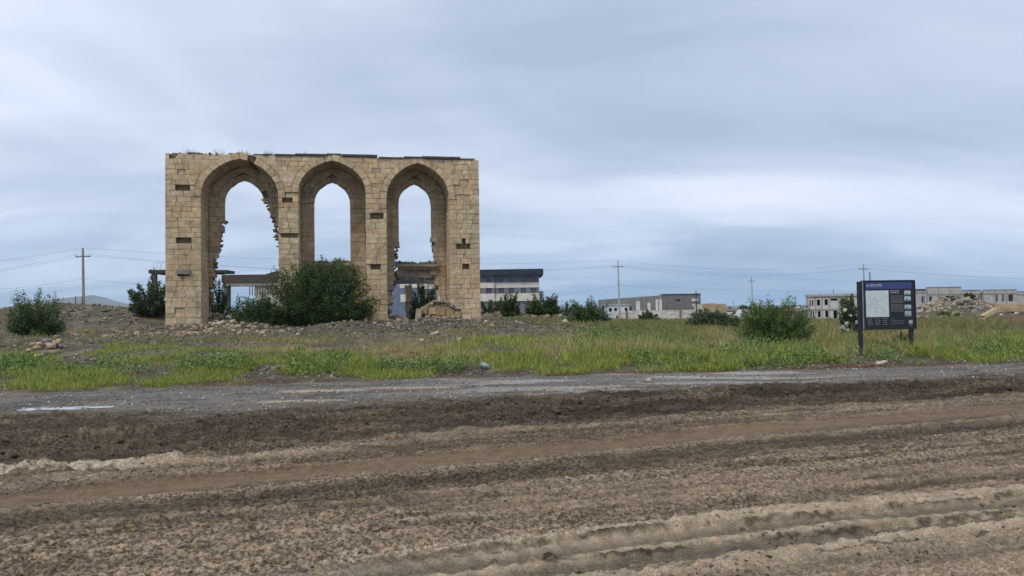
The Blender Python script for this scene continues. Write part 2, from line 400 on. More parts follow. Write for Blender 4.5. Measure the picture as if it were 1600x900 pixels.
    tanc = np.array([0.165, 0.115, 0.070]); gravel = np.array([0.150, 0.135, 0.116])
    c = np.tile(mid, (len(x), 1))
    near = sstep(9.5, 5.0, y)
    pale = sstep(0.40, 0.74, 0.5 * streak + 0.25 * streak2 + 0.25 * lump + 0.10 * near + 0.09 * sstep(-3, 4, x) * near)
    c = cmix(c, dust, np.clip(pale * 0.7 + 0.22 * near, 0, 1))
    th_ = 0.50 + 0.22 * (pale - 0.35) + 0.10 * near * sstep(-2, 3, x)          # damp crumbs lie thickest where the mud is wettest
    gr_ = fbm(s * 15, t * 22, 4, 54, 0.75)
    c = cmix(c, wet * 1.8, sstep(th_ - 0.03, th_ + 0.07, gr_) * 0.75)
    c = cmix(c, dust, sstep(0.54, 0.62, streak3) * sstep(0.40, 0.6, fbm(s * 0.3, t * 1.2, 3, 62)) * 0.55)
    c = cmix(c, wet, sstep(0.52, 0.70, 1 - streak2) * 0.22)
    c = cmix(c, wet, dark * (0.50 + 0.5 * sstep(0.35, 0.65, fbm(s * 0.8, t * 3, 4, 43))) * (0.75 + 0.3 * sstep(-4, 4, x)).clip(0, 1))
    for a, b, rx, ry_, k in ((165, 727, .95, .22, 1), (235, 718, .5, .15, .7), (12, 738, .5, .16, .9), (700, 862, 1.1, .2, .5), (600, 884, .9, .12, .6)):
        q = on_plane(a, b); c = cmix(c, (0.40, 0.325, 0.235), sstep(1.15, 0.6, np.hypot((x - q.x) / rx, ((y - q.y) - 0.3 * (x - q.x)) / ry_) + 1.1 * (lump - 0.5) + 0.8 * (fine - 0.5)) * k)
    c = cmix(c, dust, gauss(L_dark(x, y) + 0.15, 0.26) * sstep(1.0, -3.0, x) * sstep(0.42, 0.62, fbm(s * 0.7, t * 2, 3, 44)) * 0.95)
    for L, w_ in ((L_mid1, .10), (L_mid2, .09), (L_mid3, .12)):
        c = cmix(c, mid * 0.8, gauss(L(x, y), w_) * 0.45); c = cmix(c, dust, gauss(np.abs(L(x, y)) - 1.5 * w_, .03) * 0.6 * sstep(0.3, 0.6, vnoise(s * 2, t, 64)))
    c = cmix(c, wet, below * (0.35 + 0.35 * sstep(0.4, 0.6, streak2))); c = cmix(c, tanc, np.clip(tan * 1.2, 0, 1) * 0.85); c = cmix(c, dust, tanlow * 0.6)
    c = cmix(c, np.array([0.122, 0.098, 0.072]), np.clip(trA + trB + 0.6 * trC, 0, 1) * 0.9)
    c = cmix(c, np.array([0.375, 0.300, 0.212]), np.clip(rdA * 1.4 + rdB * 1.2 + rdC, 0, 1) * 0.9)
    for L, off, w in ((L_rutA, 0.175, 0.014), (L_rutB, 0.19, 0.015), (L_rutC, 0.13, 0.012), (L_rutA, -0.17, 0.007), (L_rutB, -0.18, 0.007), (L_ridC, 0.02, 0.008), (L_ridA, -0.02, 0.006)):                     # broken lip of each rut: its shadow and bared wet soil, painted dark
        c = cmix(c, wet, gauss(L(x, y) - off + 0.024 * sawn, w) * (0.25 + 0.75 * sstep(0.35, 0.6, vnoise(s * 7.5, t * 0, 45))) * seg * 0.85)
    c = cmix(c, wet * 1.6, (trA * sstep(0.2, -0.5, lug) + trB * sstep(0.2, -0.5, lugB)) * 0.40 * vnoise(s * 4, t * 4, 63))
    g = cmix(np.tile(gravel, (len(x), 1)), (0.082, 0.075, 0.066), sstep(0.45, 0.7, fbm(x * 1.1, y * 2.6, 4, 46)) * 0.85)
    g = cmix(g, (0.36, 0.34, 0.315), sstep(0.46, 0.62, fbm(x * 0.5, y * 2.4, 4, 47)) * sstep(-4, 2, x) * sstep(10, 5, x) * 0.8)
    g = cmix(g, (0.26, 0.24, 0.21), sstep(0.62, 0.8, fbm(x * 9, y * 9, 3, 48)) * 0.6)
    for a, b, rx, ry in ((500, 611, 1.1, 0.28), (470, 627, 0.9, 0.3), (640, 606, 1.4, 0.22)):
        q = on_plane(a, b); g = cmix(g, (0.34, 0.285, 0.215), sstep(1.1, 0.7, np.hypot((x - q.x) / rx, (y - q.y) / ry) + 0.7 * (lump - 0.5)))
    c = cmix(g, c, mud)
    q = on_plane(98, 636); pm = sstep(1.5, 1.05, np.hypot((x - q.x) / .85, (y - q.y) / .42)); h = lerp(h, -0.03, pm)
    d = y - yedge(x)
    h = h - 0.5 * sstep(0.1, 2.2, d)
    gw = np.clip(1 - 0.85 * np.clip(tan * 1.15, 0, 1) - 0.6 * np.clip(trA + trB, 0, 1) - 0.75 * np.clip(rdA + rdB + rdC, 0, 1), 0.12, 1) * (0.55 + 0.45 * mud)
    gw = gw * (0.55 + 0.6 * sstep(0.35, 0.65, fbm(s * 0.5, t * 1.6, 3, 60)))
    return h, np.concatenate([c, np.clip(gw, 0, 1)[:, None]], 1)
ry = np.concatenate([np.arange(-30, 3.0, 1.5), np.geomspace(3.1, 23.5, 530)])
rt = np.concatenate([np.linspace(-9, -1.06, 30), np.linspace(-1.05, 1.05, 820), np.linspace(1.06, 9, 30)])
T, Yr = np.meshgrid(rt, ry); Xr = T * (np.maximum(Yr, 3.1) * 0.70 + 0.35)
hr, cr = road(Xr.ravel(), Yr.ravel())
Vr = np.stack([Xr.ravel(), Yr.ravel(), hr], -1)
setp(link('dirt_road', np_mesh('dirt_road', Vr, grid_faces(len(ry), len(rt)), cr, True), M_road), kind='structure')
def rz1(x, y): return float(road(np.array([x]), np.array([y]))[0][0])

# ------------------------------------------------------------------ generic scatter builders
def kites(name, B, D, S, L, W, C, mat, parent=None, bend=0.0):
    """leaf or blade shapes: base B, direction D, side S, length L, width W, colour C"""
    n = len(B); L = L[:, None]; W = W[:, None]
    nrm = np.cross(D, S)
    m = B + D * L * 0.45
    tip = B + D * L + nrm * L * bend - np.array([0, 0, 1]) * (L * bend * 0.8)
    V = np.stack([B, m + S * W * 0.5 + nrm * W * 0.12, tip, m - S * W * 0.5 + nrm * W * 0.12], 1).reshape(-1, 3)
    Fq = np.arange(4 * n).reshape(n, 4)
    return link(name, np_mesh(name, V, Fq, np.repeat(C, 4, 0)), mat, parent)
def unit(a): return a / np.maximum(np.linalg.norm(a, axis=-1, keepdims=True), 1e-9)
def rand_dirs(n): return unit(RNG.normal(size=(n, 3)))
ICO_V = []; ICO_F = []
def _ico():
    t = (1 + 5 ** 0.5) / 2
    v = [(-1, t, 0), (1, t, 0), (-1, -t, 0), (1, -t, 0), (0, -1, t), (0, 1, t), (0, -1, -t), (0, 1, -t), (t, 0, -1), (t, 0, 1), (-t, 0, -1), (-t, 0, 1)]
    f = [(0, 11, 5), (0, 5, 1), (0, 1, 7), (0, 7, 10), (0, 10, 11), (1, 5, 9), (5, 11, 4), (11, 10, 2), (10, 7, 6), (7, 1, 8),
         (3, 9, 4), (3, 4, 2), (3, 2, 6), (3, 6, 8), (3, 8, 9), (4, 9, 5), (2, 4, 11), (6, 2, 10), (8, 6, 7), (9, 8, 1)]
    return unit(np.array(v, float)), np.array(f)
ICO_V, ICO_F = _ico()
OCT_V = np.array([(1, 0, 0), (-1, 0, 0), (0, 1, 0), (0, -1, 0), (0, 0, 1), (0, 0, -1.)])
OCT_F = np.array([(0, 2, 4), (2, 1, 4), (1, 3, 4), (3, 0, 4), (2, 0, 5), (1, 2, 5), (3, 1, 5), (0, 3, 5)])
CUB_V = np.array([(x, y, z) for z in (-1, 1) for y in (-1, 1) for x in (-1, 1)], float) * 0.75
CUB_F = np.array([(0, 2, 3), (0, 3, 1), (4, 5, 7), (4, 7, 6), (0, 1, 5), (0, 5, 4), (2, 6, 7), (2, 7, 3), (0, 4, 6), (0, 6, 2), (1, 3, 7), (1, 7, 5)])
def rot_mats(n):
    q = unit(RNG.normal(size=(n, 4))); w, x, y, z = q.T
    return np.stack([1 - 2 * (y * y + z * z), 2 * (x * y - z * w), 2 * (x * z + y * w), 2 * (x * y + z * w), 1 - 2 * (x * x + z * z), 2 * (y * z - x * w),
                     2 * (x * z - y * w), 2 * (y * z + x * w), 1 - 2 * (x * x + y * y)], -1).reshape(n, 3, 3)
def stones(name, P, R, C, mat, parent=None, template='ico', flat=0.7, jitter=0.28):
    TV, TF = {'ico': (ICO_V, ICO_F), 'oct': (OCT_V, OCT_F), 'cube': (CUB_V, CUB_F)}[template]
    n, k = len(P), len(TV)
    V = TV[None] * (1 + jitter * RNG.uniform(-1, 1, (n, k, 1))) * RNG.uniform(0.65, 1.25, (n, 1, 3))
    V = np.einsum('nij,nkj->nki', rot_mats(n), V); V[..., 2] *= flat
    V = V * R[:, None, None] + P[:, None]
    Fq = (TF[None] + (np.arange(n) * k)[:, None, None]).reshape(-1, 3)
    return link(name, np_mesh(name, V.reshape(-1, 3), Fq, np.repeat(C, k, 0)), mat, parent)
STONE_ME = []
for i in range(10):
    k = i % 2
    TV, TF = ((ICO_V, ICO_F), (CUB_V, CUB_F))[k]
    V = TV * (1 + 0.22 * RNG.uniform(-1, 1, (len(TV), 1))) * RNG.uniform(0.7, 1.2, (1, 3))
    STONE_ME.append((V, TF))
_stone_cache = {}
def stone_obj(name, p, size, col, parent=None, sx=1.0, sz=0.7, variant=None, rz=None, tilt=0.25):
    v = random.randrange(10) if variant is None else variant
    key = (v, tuple(round(c, 2) for c in col))
    if key not in _stone_cache:
        V, TF = STONE_ME[v]
        me = np_mesh('stone', V, TF, np.array(col)); me.materials.append(M_stone); _stone_cache[key] = me
    if parent is not None: p = Vector(p) - parent.location
    return link(name, _stone_cache[key], None, parent, p, (random.uniform(-tilt, tilt), random.uniform(-tilt, tilt), random.uniform(0, 6.28) if rz is None else rz),
                (size * sx, size, size * sz))
TAN = (0.36, 0.27, 0.175); PALE = (0.42, 0.37, 0.31); GREY = (0.21, 0.20, 0.19)

# ------------------------------------------------------------------ the ruin: a wall of three deep arches
PHI = math.radians(11.3)                  # the facade is turned towards the camera
PERP = 47.0
EU = Vector((math.cos(PHI), math.sin(PHI), 0)); EV = Vector((-math.sin(PHI), math.cos(PHI), 0))
def facade(px, py, v=0.0):                # pixel -> (u along facade from the camera's foot, z) on the plane v behind the front
    d = ray(px, py); k = (PERP + v) / d.dot(EV)
    q = d * k
    return q.dot(EU), EYE + q.z
U0 = facade(258, 400)[0]
W_R = facade(750, 400)[0] - U0
def fu(px, py, v=0.0): return facade(px, py, v)[0] - U0
def fz(px, py, v=0.0): return facade(px, py, v)[1]
ZB = 0.55                                  # buried foot of the masonry
ZT = fz(300, 240)
ZT_R = fz(740, 246)
R_O = EV * PERP + EU * U0; R_O.z = 0.0
ruin = empty('ruined_arcade', R_O, PHI, 'tan sandstone ruin wall with three tall pointed arches', 'ruin')
def rp(u, v, z): return (u, v, z)          # ruin-local coordinates are u, v, z
NROW = int(round((ZT - ZB) / 0.305))
rows = [ZB + (ZT - ZB) * (i + (random.uniform(-0.13, 0.13) if 0 < i < NROW else 0)) / NROW for i in range(NROW + 1)]
def snap(z): return min(rows, key=lambda r: abs(r - z))
def arch_profile(a, h, n=26):
    """right half of a slightly pointed arch: (x, z) from springing to apex"""
    t = 1 - (1 - np.linspace(0, 1, n + 10)) ** 1.6
    pts = [(a * (1 - k ** 2.3) ** 0.72, h * k) for k in t]
    return pts
class Arch:
    def __init__(s, pxl, pxr, py_spring, px_apex, py_apex, v, ring):
        pm = py_spring
        s.l, s.r = fu(pxl, pm, v), fu(pxr, pm, v); s.c = (s.l + s.r) / 2; s.a = (s.r - s.l) / 2
        s.zs = snap(fz((pxl + pxr) / 2, py_spring, v)); s.h = fz(px_apex, py_apex, v) - s.zs; s.v = v; s.ring = ring
        s.pi = arch_profile(s.a, s.h); s.pe = arch_profile(s.a + ring, s.h + ring * 1.02)
    def hw(s, z, ext=False):
        p = s.pe if ext else s.pi
        t = z - s.zs
        if t <= 0: return (s.a if not ext else s.a)
        zs_ = [q[1] for q in p]; xs_ = [q[0] for q in p]
        if t >= zs_[-1]: return 0.0
        return float(np.interp(t, zs_, xs_))
    def top(s, ext=False): return s.zs + s.h + (s.ring * 1.02 if ext else 0)
    def segs(s, ln=0.40):
        """voussoir boundaries along the half profile: list of (inner point, outer point)"""
        def resample(p, n):
            d = [0]
            for i in range(1, len(p)): d.append(d[-1] + math.hypot(p[i][0] - p[i - 1][0], p[i][1] - p[i - 1][1]))
            q = np.linspace(0, d[-1], n + 1)
            return list(zip(np.interp(q, d, [a[0] for a in p]), np.interp(q, d, [a[1] for a in p]))), d[-1]
        _, tot = resample(s.pi, 4); n = max(4, int(round(tot / ln)))
        return resample(s.pi, n)[0], resample(s.pe, n)[0]
VB = 2.35                                   # the recessed wall stands this far behind the front
OUT = [Arch(314, 434.5, 306, 373, 248, 0, 0.40), Arch(466.5, 571.5, 305, 516, 251, 0, 0.40), Arch(604, 702, 308, 651, 255, 0, 0.40)]
INN = [Arch(350, 411, 318, 380, 281, VB, 0.34), Arch(491, 546.5, 315, 517, 284, VB, 0.34), Arch(623, 673.5, 320, 647.5, 287, VB, 0.34)]
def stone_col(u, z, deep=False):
    """sandstone tones block by block: tan, orange, cream low down, darker and greyer inside the arches"""
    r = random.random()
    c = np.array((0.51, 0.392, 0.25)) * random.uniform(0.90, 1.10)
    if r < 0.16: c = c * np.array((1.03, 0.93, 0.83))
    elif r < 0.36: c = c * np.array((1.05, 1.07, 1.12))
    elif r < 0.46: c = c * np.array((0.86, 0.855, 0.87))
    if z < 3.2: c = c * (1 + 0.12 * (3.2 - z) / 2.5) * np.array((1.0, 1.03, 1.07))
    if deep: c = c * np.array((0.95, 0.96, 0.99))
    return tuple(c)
blocks = []                                 # (area, front?, verts, faces, colour)
def block(q, n, depth, col, off=0.0, gap=0.008, bev=0.013, front=False):
    """one squared stone: q = four corners (counter-clockwise seen from outside), n = outward normal"""
    q = [Vector(p) for p in q]; n = Vector(n); c = sum(q, Vector()) / 4
    area = 0.5 * (q[2] - q[0]).cross(q[3] - q[1]).length
    if area < 0.008: return
    def shrink(p, g):
        d = (c - p); L = d.length
        return p + d * min(0.45, g * 1.35 / max(L, 1e-6))
    j = lambda: Vector((random.uniform(-1, 1), random.uniform(-1, 1), random.uniform(-1, 1))) * 0.010
    A = [shrink(p, gap + bev) + n * (off + random.uniform(-0.006, 0.006)) + j() for p in q]
    B = [shrink(p, gap) + n * (off - bev) for p in q]
    C = [p + n * (-depth) for p in B]
    fs = [(0, 1, 2, 3)] + [(4 + i, 4 + (i + 1) % 4, (i + 1) % 4, i) for i in range(4)] + [(8 + i, 8 + (i + 1) % 4, 4 + (i + 1) % 4, 4 + i) for i in range(4)]
    blocks.append((area, front, A + B + C, fs, col))
def split(lo, hi, wmin=0.40, wmax=0.86):
    if hi - lo < wmin * 1.5: return [lo, hi]
    cuts = [lo]; x = lo + random.uniform(0.3, wmax)
    while x < hi - 0.28:
        cuts.append(x); x += random.uniform(wmin, wmax)
    return cuts + [hi]
def lay(zb, zt, iv, v, deep=False, front=False, depth=0.27, holes=()):
    """lay one course on the plane v between slanted ends iv = (left at bottom, left at top, right at bottom, right at top)"""
    l0, l1, r_0, r1 = iv
    lo, hi = min(l0, l1), max(r_0, r1)
    lin, rin = max(l0, l1), min(r_0, r1)
    cuts = split(lin, rin) if rin - lin > 0.3 else [lin, rin]
    for hx0, hx1 in holes:
        if lin < hx0 and hx1 < rin: cuts = sorted([c for c in cuts if not (hx0 - 0.16 < c < hx1 + 0.16)] + [hx0, hx1])
    for i in range(len(cuts) - 1):
        a0 = a1 = cuts[i]; b0 = b1 = cuts[i + 1]
        if any(abs(a0 - h0) < 1e-6 and abs(b0 - h1) < 1e-6 for h0, h1 in holes): continue
        if i == 0: a0, a1 = l0, l1
        if i == len(cuts) - 2: b0, b1 = r_0, r1
        if b0 - a0 < 0.05 and b1 - a1 < 0.05: continue
        off = random.uniform(-0.012, 0.010)
        if random.random() < 0.05: off -= random.uniform(0.03, 0.08)
        block([rp(a0, v, zb), rp(max(b0, a0 + .01), v, zb), rp(max(b1, a1 + .01), v, zt), rp(a1, v, zt)], (0, -1, 0), depth,
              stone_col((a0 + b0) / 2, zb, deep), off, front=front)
core = MB()
def core_row(zb, zt, iv, v0, v1):
    l0, l1, r_0, r1 = iv
    if r_0 - l0 < 0.02 and r1 - l1 < 0.02: return
    r_0 = max(r_0, l0 + 0.01); r1 = max(r1, l1 + 0.01)
    core.add([(l0, v0, zb), (r_0, v0, zb), (r_0, v1, zb), (l0, v1, zb), (l1, v0, zt), (r1, v0, zt), (r1, v1, zt), (l1, v1, zt)],
             [(0, 3, 2, 1), (4, 5, 6, 7), (0, 1, 5, 4), (1, 2, 6, 5), (2, 3, 7, 6), (3, 0, 4, 7)])
# putlog holes in the piers: pixel centre, width
HOLES = [(285, 293, 20), (287, 374, 21), (449, 309, 15), (451, 366, 22), (589, 339, 20), (587, 421, 15), (724, 387, 22), (728, 420, 11), (287, 425, 17), (725, 378, 6)]
hole_uz = [(fu(a, b), fz(a, b), w / 25.4) for a, b, w in HOLES]
VT = VB + 0.62
for i in range(NROW):
    zb, zt = rows[i], rows[i + 1]; zm = (zb + zt) / 2
    def cut(ext, pad=0.0):
        iv = []; l0 = l1 = 0.0
        for A in OUT:
            e = ext and zm > A.zs
            h0, h1 = A.hw(zb + 1e-4, e), A.hw(zt - 1e-4, e)
            if zb > A.top(e): continue
            if h0 <= 0 and h1 <= 0: continue
            iv.append((l0, l1, A.c - h0 - pad, A.c - h1 - pad)); l0, l1 = A.c + h0 + pad, A.c + h1 + pad
        return iv + [(l0, l1, W_R, W_R)]
    hs = [(u - w / 2, u + w / 2) for u, z, w in hole_uz if zb <= z < zt]
    for iv in cut(True):
        if i == NROW - 1 and iv[0] == 0.0: iv = (0.55, 0.72, iv[2], iv[3])      # broken top course at the left end
        if i == NROW - 1 and iv[2] == W_R: iv = (iv[0], iv[1], W_R - .02, W_R - .12)
        if i == NROW - 2 and iv[0] == 0.0: iv = (0.0, 0.14, iv[2], iv[3])
        lay(zb, zt, iv, 0.0, front=True, holes=hs)
    for iv in cut(False, 0.13): core_row(zb, zt, (iv[0] + (0.06 if iv[0] == 0 else 0), iv[1] + (0.06 if iv[1] == 0 else 0), iv[2] - (0.06 if iv[2] == W_R else 0), iv[3] - (0.06 if iv[3] == W_R else 0)), 0.24, VT - 0.1)
    # end faces of the wall
    for u, n, s in ((0.0, (-1, 0, 0), -1), (W_R, (1, 0, 0), 1)):
        cs = split(0.02, VT)
        for k in range(len(cs) - 1):
            a, b = (cs[k], cs[k + 1])
            q = [(u, a, zb), (u, b, zb), (u, b, zt), (u, a, zt)] if s > 0 else [(u, b, zb), (u, a, zb), (u, a, zt), (u, b, zt)]
            block(q, n, 0.2, stone_col(u, zb), random.uniform(-0.015, 0.0))
    cs = split(0.0, W_R)                                      # back of the wall, piers only
    for iv in cut(False, 0.0):
        if iv[2] - iv[0] < 0.1 and iv[3] - iv[1] < 0.1: continue
        cs = split(max(iv[0], iv[1]), min(iv[2], iv[3]))
        for k in range(len(cs) - 1):
            block([(cs[k + 1], VT, zb), (cs[k], VT, zb), (cs[k], VT, zt), (cs[k + 1], VT, zt)], (0, 1, 0), 0.2, stone_col(0, zb))
# voussoir rings, soffits and jambs of the three deep arches
for ai, A in enumerate(OUT):
    pi_, pe_ = A.segs()
    for sgn in (1, -1):
        for k in range(len(pi_) - 1):
            q = [(A.c + sgn * pi_[k][0], 0, A.zs + pi_[k][1]), (A.c + sgn * pe_[k][0], 0, A.zs + pe_[k][1]),
                 (A.c + sgn * pe_[k + 1][0], 0, A.zs + pe_[k + 1][1]), (A.c + sgn * pi_[k + 1][0], 0, A.zs + pi_[k + 1][1])]
            if sgn < 0: q = [q[1], q[0], q[3], q[2]]
            if ai == 0 and sgn > 0 and k == len(pi_) - 3: continue        # a voussoir missing near the crown
            block(q, (0, -1, 0), 0.27, stone_col(0, 8), random.uniform(0, 0.03), front=True)
            x0, z0 = pi_[k]; x1, z1 = pi_[k + 1]
            nn = Vector((-sgn * (z1 - z0), 0, sgn * -(-(x1 - x0)) * sgn)).normalized()
            nn = Vector((-(z1 - z0) * sgn, 0, (x1 - x0))).normalized()      # towards the opening
            cs = [0.285] + [c for c in split(0.285 + random.uniform(0.1, 0.4), VB)] if random.random() < 0.6 else split(0.285, VB)
            for m in range(len(cs) - 1):
                va, vb = cs[m], cs[m + 1]
                a_, b_ = (A.c + sgn * x0, A.zs + z0), (A.c + sgn * x1, A.zs + z1)
                q = [(a_[0], va, a_[1]), (a_[0], vb, a_[1]), (b_[0], vb, b_[1]), (b_[0], va, b_[1])]
                if sgn > 0: q = [q[1], q[0], q[3], q[2]]
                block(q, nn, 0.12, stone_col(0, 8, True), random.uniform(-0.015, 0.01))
        for i in range(NROW):
            zb, zt = rows[i], rows[i + 1]
            if zt > A.zs + 1e-6: break
            u = A.c + sgn * A.a
            cs = split(0.285, VB)
            for m in range(len(cs) - 1):
                va, vb = cs[m], cs[m + 1]
                q = [(u, va, zb), (u, vb, zb), (u, vb, zt), (u, va, zt)]
                if sgn > 0: q = [q[1], q[0], q[3], q[2]]
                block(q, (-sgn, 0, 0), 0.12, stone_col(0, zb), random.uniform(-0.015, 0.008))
# recessed walls with their own openings, broken edges course by course
def tab(pts, v=VB):                          # broken outline: pixel pairs -> u as a function of z
    P = sorted((fz(a, b, v), fu(a, b, v)) for a, b in pts)
    return lambda z: float(np.interp(z, [p[0] for p in P], [p[1] for p in P]))
brkL1 = tab([(350, 345), (348, 352), (343, 368), (340, 388), (336, 400), (334, 420), (332, 440), (329, 460), (326, 500)])
brkR1 = tab([(411, 310), (419, 322), (425, 335), (430, 350), (432, 362), (434, 380), (437, 400), (437, 500)])
brkL3 = tab([(623, 380), (620, 390), (619, 404), (619, 440), (616, 448), (611, 458), (612, 466), (608, 478), (606, 500)])
brkR3 = tab([(673, 372), (681, 392), (680, 404), (681, 440), (684, 450), (686, 460), (686, 500)])
Z_SILL3 = fz(650, 409, VB); Z_DOOR3 = fz(650, 435, VB); Z_SILL2 = fz(520, 407, VB)
for ai, (A, I) in enumerate(zip(OUT, INN)):
    for i in range(NROW):
        zb, zt = rows[i], rows[i + 1]; zm = (zb + zt) / 2
        if zb > A.top(): break
        o0, o1 = A.hw(zb + 1e-4), A.hw(zt - 1e-4)
        oL0, oL1, oR0, oR1 = A.c - o0, A.c - o1, A.c + o0, A.c + o1
        e = zm > I.zs
        def inner(ext):
            h0, h1 = I.hw(zb + 1e-4, ext and e), I.hw(zt - 1e-4, ext and e)
            L0, L1, R0, R1 = I.c - h0, I.c - h1, I.c + h0, I.c + h1
            jit = random.uniform(-0.16, 0.14)
            if ai == 0:
                if zm < fz(349, 345, VB): L0 = L1 = brkL1(zm) + jit * 1.2
                if zm < fz(413, 309, VB): R0 = R1 = max(brkR1(zm) + jit, I.r if zm < I.zs else 0)
            if ai == 2:
                if zm < fz(623, 380, VB): L0 = L1 = brkL3(zm) + jit
                if zm < fz(673, 373, VB): R0 = R1 = brkR3(zm) + jit
            return L0, L1, R0, R1
        st = random.getstate(); ex = inner(True); random.setstate(st); inn = inner(False)
        closed = zb > I.top(True) or (ai == 1 and zm < Z_SILL2 - 0.3) 
        if ai == 1 and zm < Z_SILL2 - 0.3 and zm < Z_SILL2 - 1.3: closed = False
        full = (oL0, oL1, oR0, oR1)
        def piece(iv, cv):
            if min(iv[2] - iv[0], iv[3] - iv[1]) > -0.3 and max(iv[2] - iv[0], iv[3] - iv[1]) > 0.06:
                if iv[2] < iv[0]: iv = (iv[0], iv[1], iv[0] + .01, iv[3])
                if iv[3] < iv[1]: iv = (iv[0], iv[1], iv[2], iv[1] + .01)
                lay(zb, zt, iv, VB, deep=True, depth=0.25)
            if max(cv[2] - cv[0], cv[3] - cv[1]) > 0.06: core_row(zb, zt, cv, VB + 0.23, VT - 0.02)
        if closed:
            piece(full, (oL0 - .22, oL1 - .22, oR0 + .22, oR1 + .22)); continue
        pt_ = -0.06 if I.hw(zt - 1e-4) <= 0 else 0.03
        piece((oL0, oL1, ex[0], ex[1]), (oL0 - .22, oL1 - .22, inn[0] - 0.03, inn[1] - pt_))
        piece((ex[2], ex[3], oR0, oR1), (inn[2] + 0.03, inn[3] + pt_, oR0 + .22, oR1 + .22))
    pi_, pe_ = I.segs(0.34)
    for sgn in (1, -1):
        for k in range(len(pi_) - 1):
            z0 = I.zs + pi_[k][1]
            if ai == 0 and sgn > 0 and z0 < fz(413, 309, VB) + 0.1: continue
            q = [(I.c + sgn * pi_[k][0], VB, I.zs + pi_[k][1]), (I.c + sgn * pe_[k][0], VB, I.zs + pe_[k][1]),
                 (I.c + sgn * pe_[k + 1][0], VB, I.zs + pe_[k + 1][1]), (I.c + sgn * pi_[k + 1][0], VB, I.zs + pi_[k + 1][1])]
            if sgn < 0: q = [q[1], q[0], q[3], q[2]]
            block(q, (0, -1, 0), 0.5, stone_col(0, 8, True), random.uniform(-0.01, 0.015))
core.build('masonry_core', M_core, ruin)
# fractured stone and mortar along the broken edges
bp_, br_ = [], []
for f_, z0, z1, sg in ((brkL1, 1.0, fz(349, 345, VB), -1), (brkR1, fz(434, 385, VB), fz(413, 309, VB), 1), (brkL3, 1.0, fz(623, 380, VB), -1), (brkR3, 1.0, fz(673, 373, VB), 1)):
    for k in range(int((z1 - z0) * 16)):
        z = random.uniform(z0, z1); r_ = random.uniform(.04, .15) * random.choice((.6, 1, 1))
        bp_.append((f_(z) + sg * random.uniform(-.10, .12), VB + random.uniform(.08, .55), z)); br_.append(r_)
setp(stones('fractured_masonry', np.array(bp_), np.array(br_), np.array((.25, .185, .12)) * RNG.uniform(.55, 1.25, (len(bp_), 1)), M_stone, ruin, 'cube', .75), kind='stuff')
blocks_f = sorted([b for b in blocks if b[1]], key=lambda b: -b[0])
single = blocks_f[:300]; rest = blocks_f[300:] + [b for b in blocks if not b[1]]
for a, fr, vs, fs, col in single:
    c = sum(vs[:4], Vector()) / 4
    MB().add([v - c for v in vs], fs, col).build('stone_block', M_block, ruin, loc=c)
mb = MB()
for a, fr, vs, fs, col in rest: mb.add(vs, fs, col)
setp(mb.build('stone_blocks', M_block, ruin), kind='stuff')
# cornice, frieze and lintel of the right and middle recesses
def cornice(name, pl, pr, py0, sc=1.0):
    a, b = fu(pl, 420, VB), fu(pr, 420, VB); z = lambda py: fz(650, py0 + (py - 408), VB)
    c1 = (0.33, 0.265, 0.185); c2 = (0.25, 0.205, 0.15)
    m = MB(); m.box(a, b, VB - 0.28, VB + 0.5, z(417), z(412.5), c1); m.box(a + .12, b - .1, VB - 0.17, VB + 0.5, z(421.5), z(417) - .004, c2)
    o = m.build('cornice', M_conc, ruin)
    m = MB(); m.box(a + .02, b - .02, VB + 0.02, VB + 0.5, z(434), z(421.5) - .004, c2); m.build('frieze', M_conc, ruin)
    for (p, q) in ((a + .03, a + .42), (b - .40, b - .03)):
        MB().box(p, q, VB - 0.07, VB + 0.1, z(430), z(422), c1).build('bracket', M_conc, ruin)
    MB().box(a - .05, b + .05, VB + 0.05, VB + 0.45, z(443), z(438), (0.14, 0.125, 0.105)).build('lintel', M_conc, ruin)
    n = 46; P = np.stack([RNG.uniform(a, b, n), RNG.uniform(VB - 0.2, VB + 0.4, n), np.zeros(n)], -1)
    R = RNG.uniform(0.06, 0.17, n); P[:, 2] = z(412.5) + R * 0.4
    setp(stones('broken_masonry', P, R, np.array((0.24, 0.185, 0.13)) * RNG.uniform(0.6, 1.3, (n, 1)), M_stone, ruin, 'cube', 0.7), kind='stuff')
cornice('right', 619, 682, 408)
cornice('middle', 486, 551, 406)
# cap slabs along the top
x = fu(428, 238)
for w in (31, 47, 22, 55, 40, 28, 36, 25, 22):
    x2 = x + w / 25.6; t = random.uniform(0.09, 0.19)
    MB().box(x + .01, x2 - .01, -0.05 - random.uniform(-.04, .05), VT - 0.05, ZT + 0.005 + random.uniform(0, .02), ZT + t, (0.1, 0.1, 0.1)).build('cap_slab', M_cap, ruin, rot=(0, random.uniform(-.003, .003), 0))
    x = x2
n = 150; P = np.stack([np.concatenate([RNG.uniform(0.5, 7, 100), RNG.uniform(0, W_R, 50)]), RNG.uniform(-0.02, 1.2, n), np.zeros(n)], -1)
R = RNG.uniform(0.03, 0.12, n); P[:, 2] = ZT + R * 0.3
setp(stones('broken_top_masonry', P, R, np.array((0.20, 0.15, 0.105)) * RNG.uniform(0.5, 1.4, (n, 1)), M_stone, ruin, 'cube', 0.6), kind='stuff')
for px in (300, 366, 404, 418):
    m = MB(); m.box(-.28, .28, -.3, .3, 0, random.uniform(.06, .1), (.1, .1, .1)); m.build('cap_slab', M_cap, ruin, loc=(fu(px, 238), .3, ZT + .004), rot=(0, 0, random.uniform(-.2, .2)))
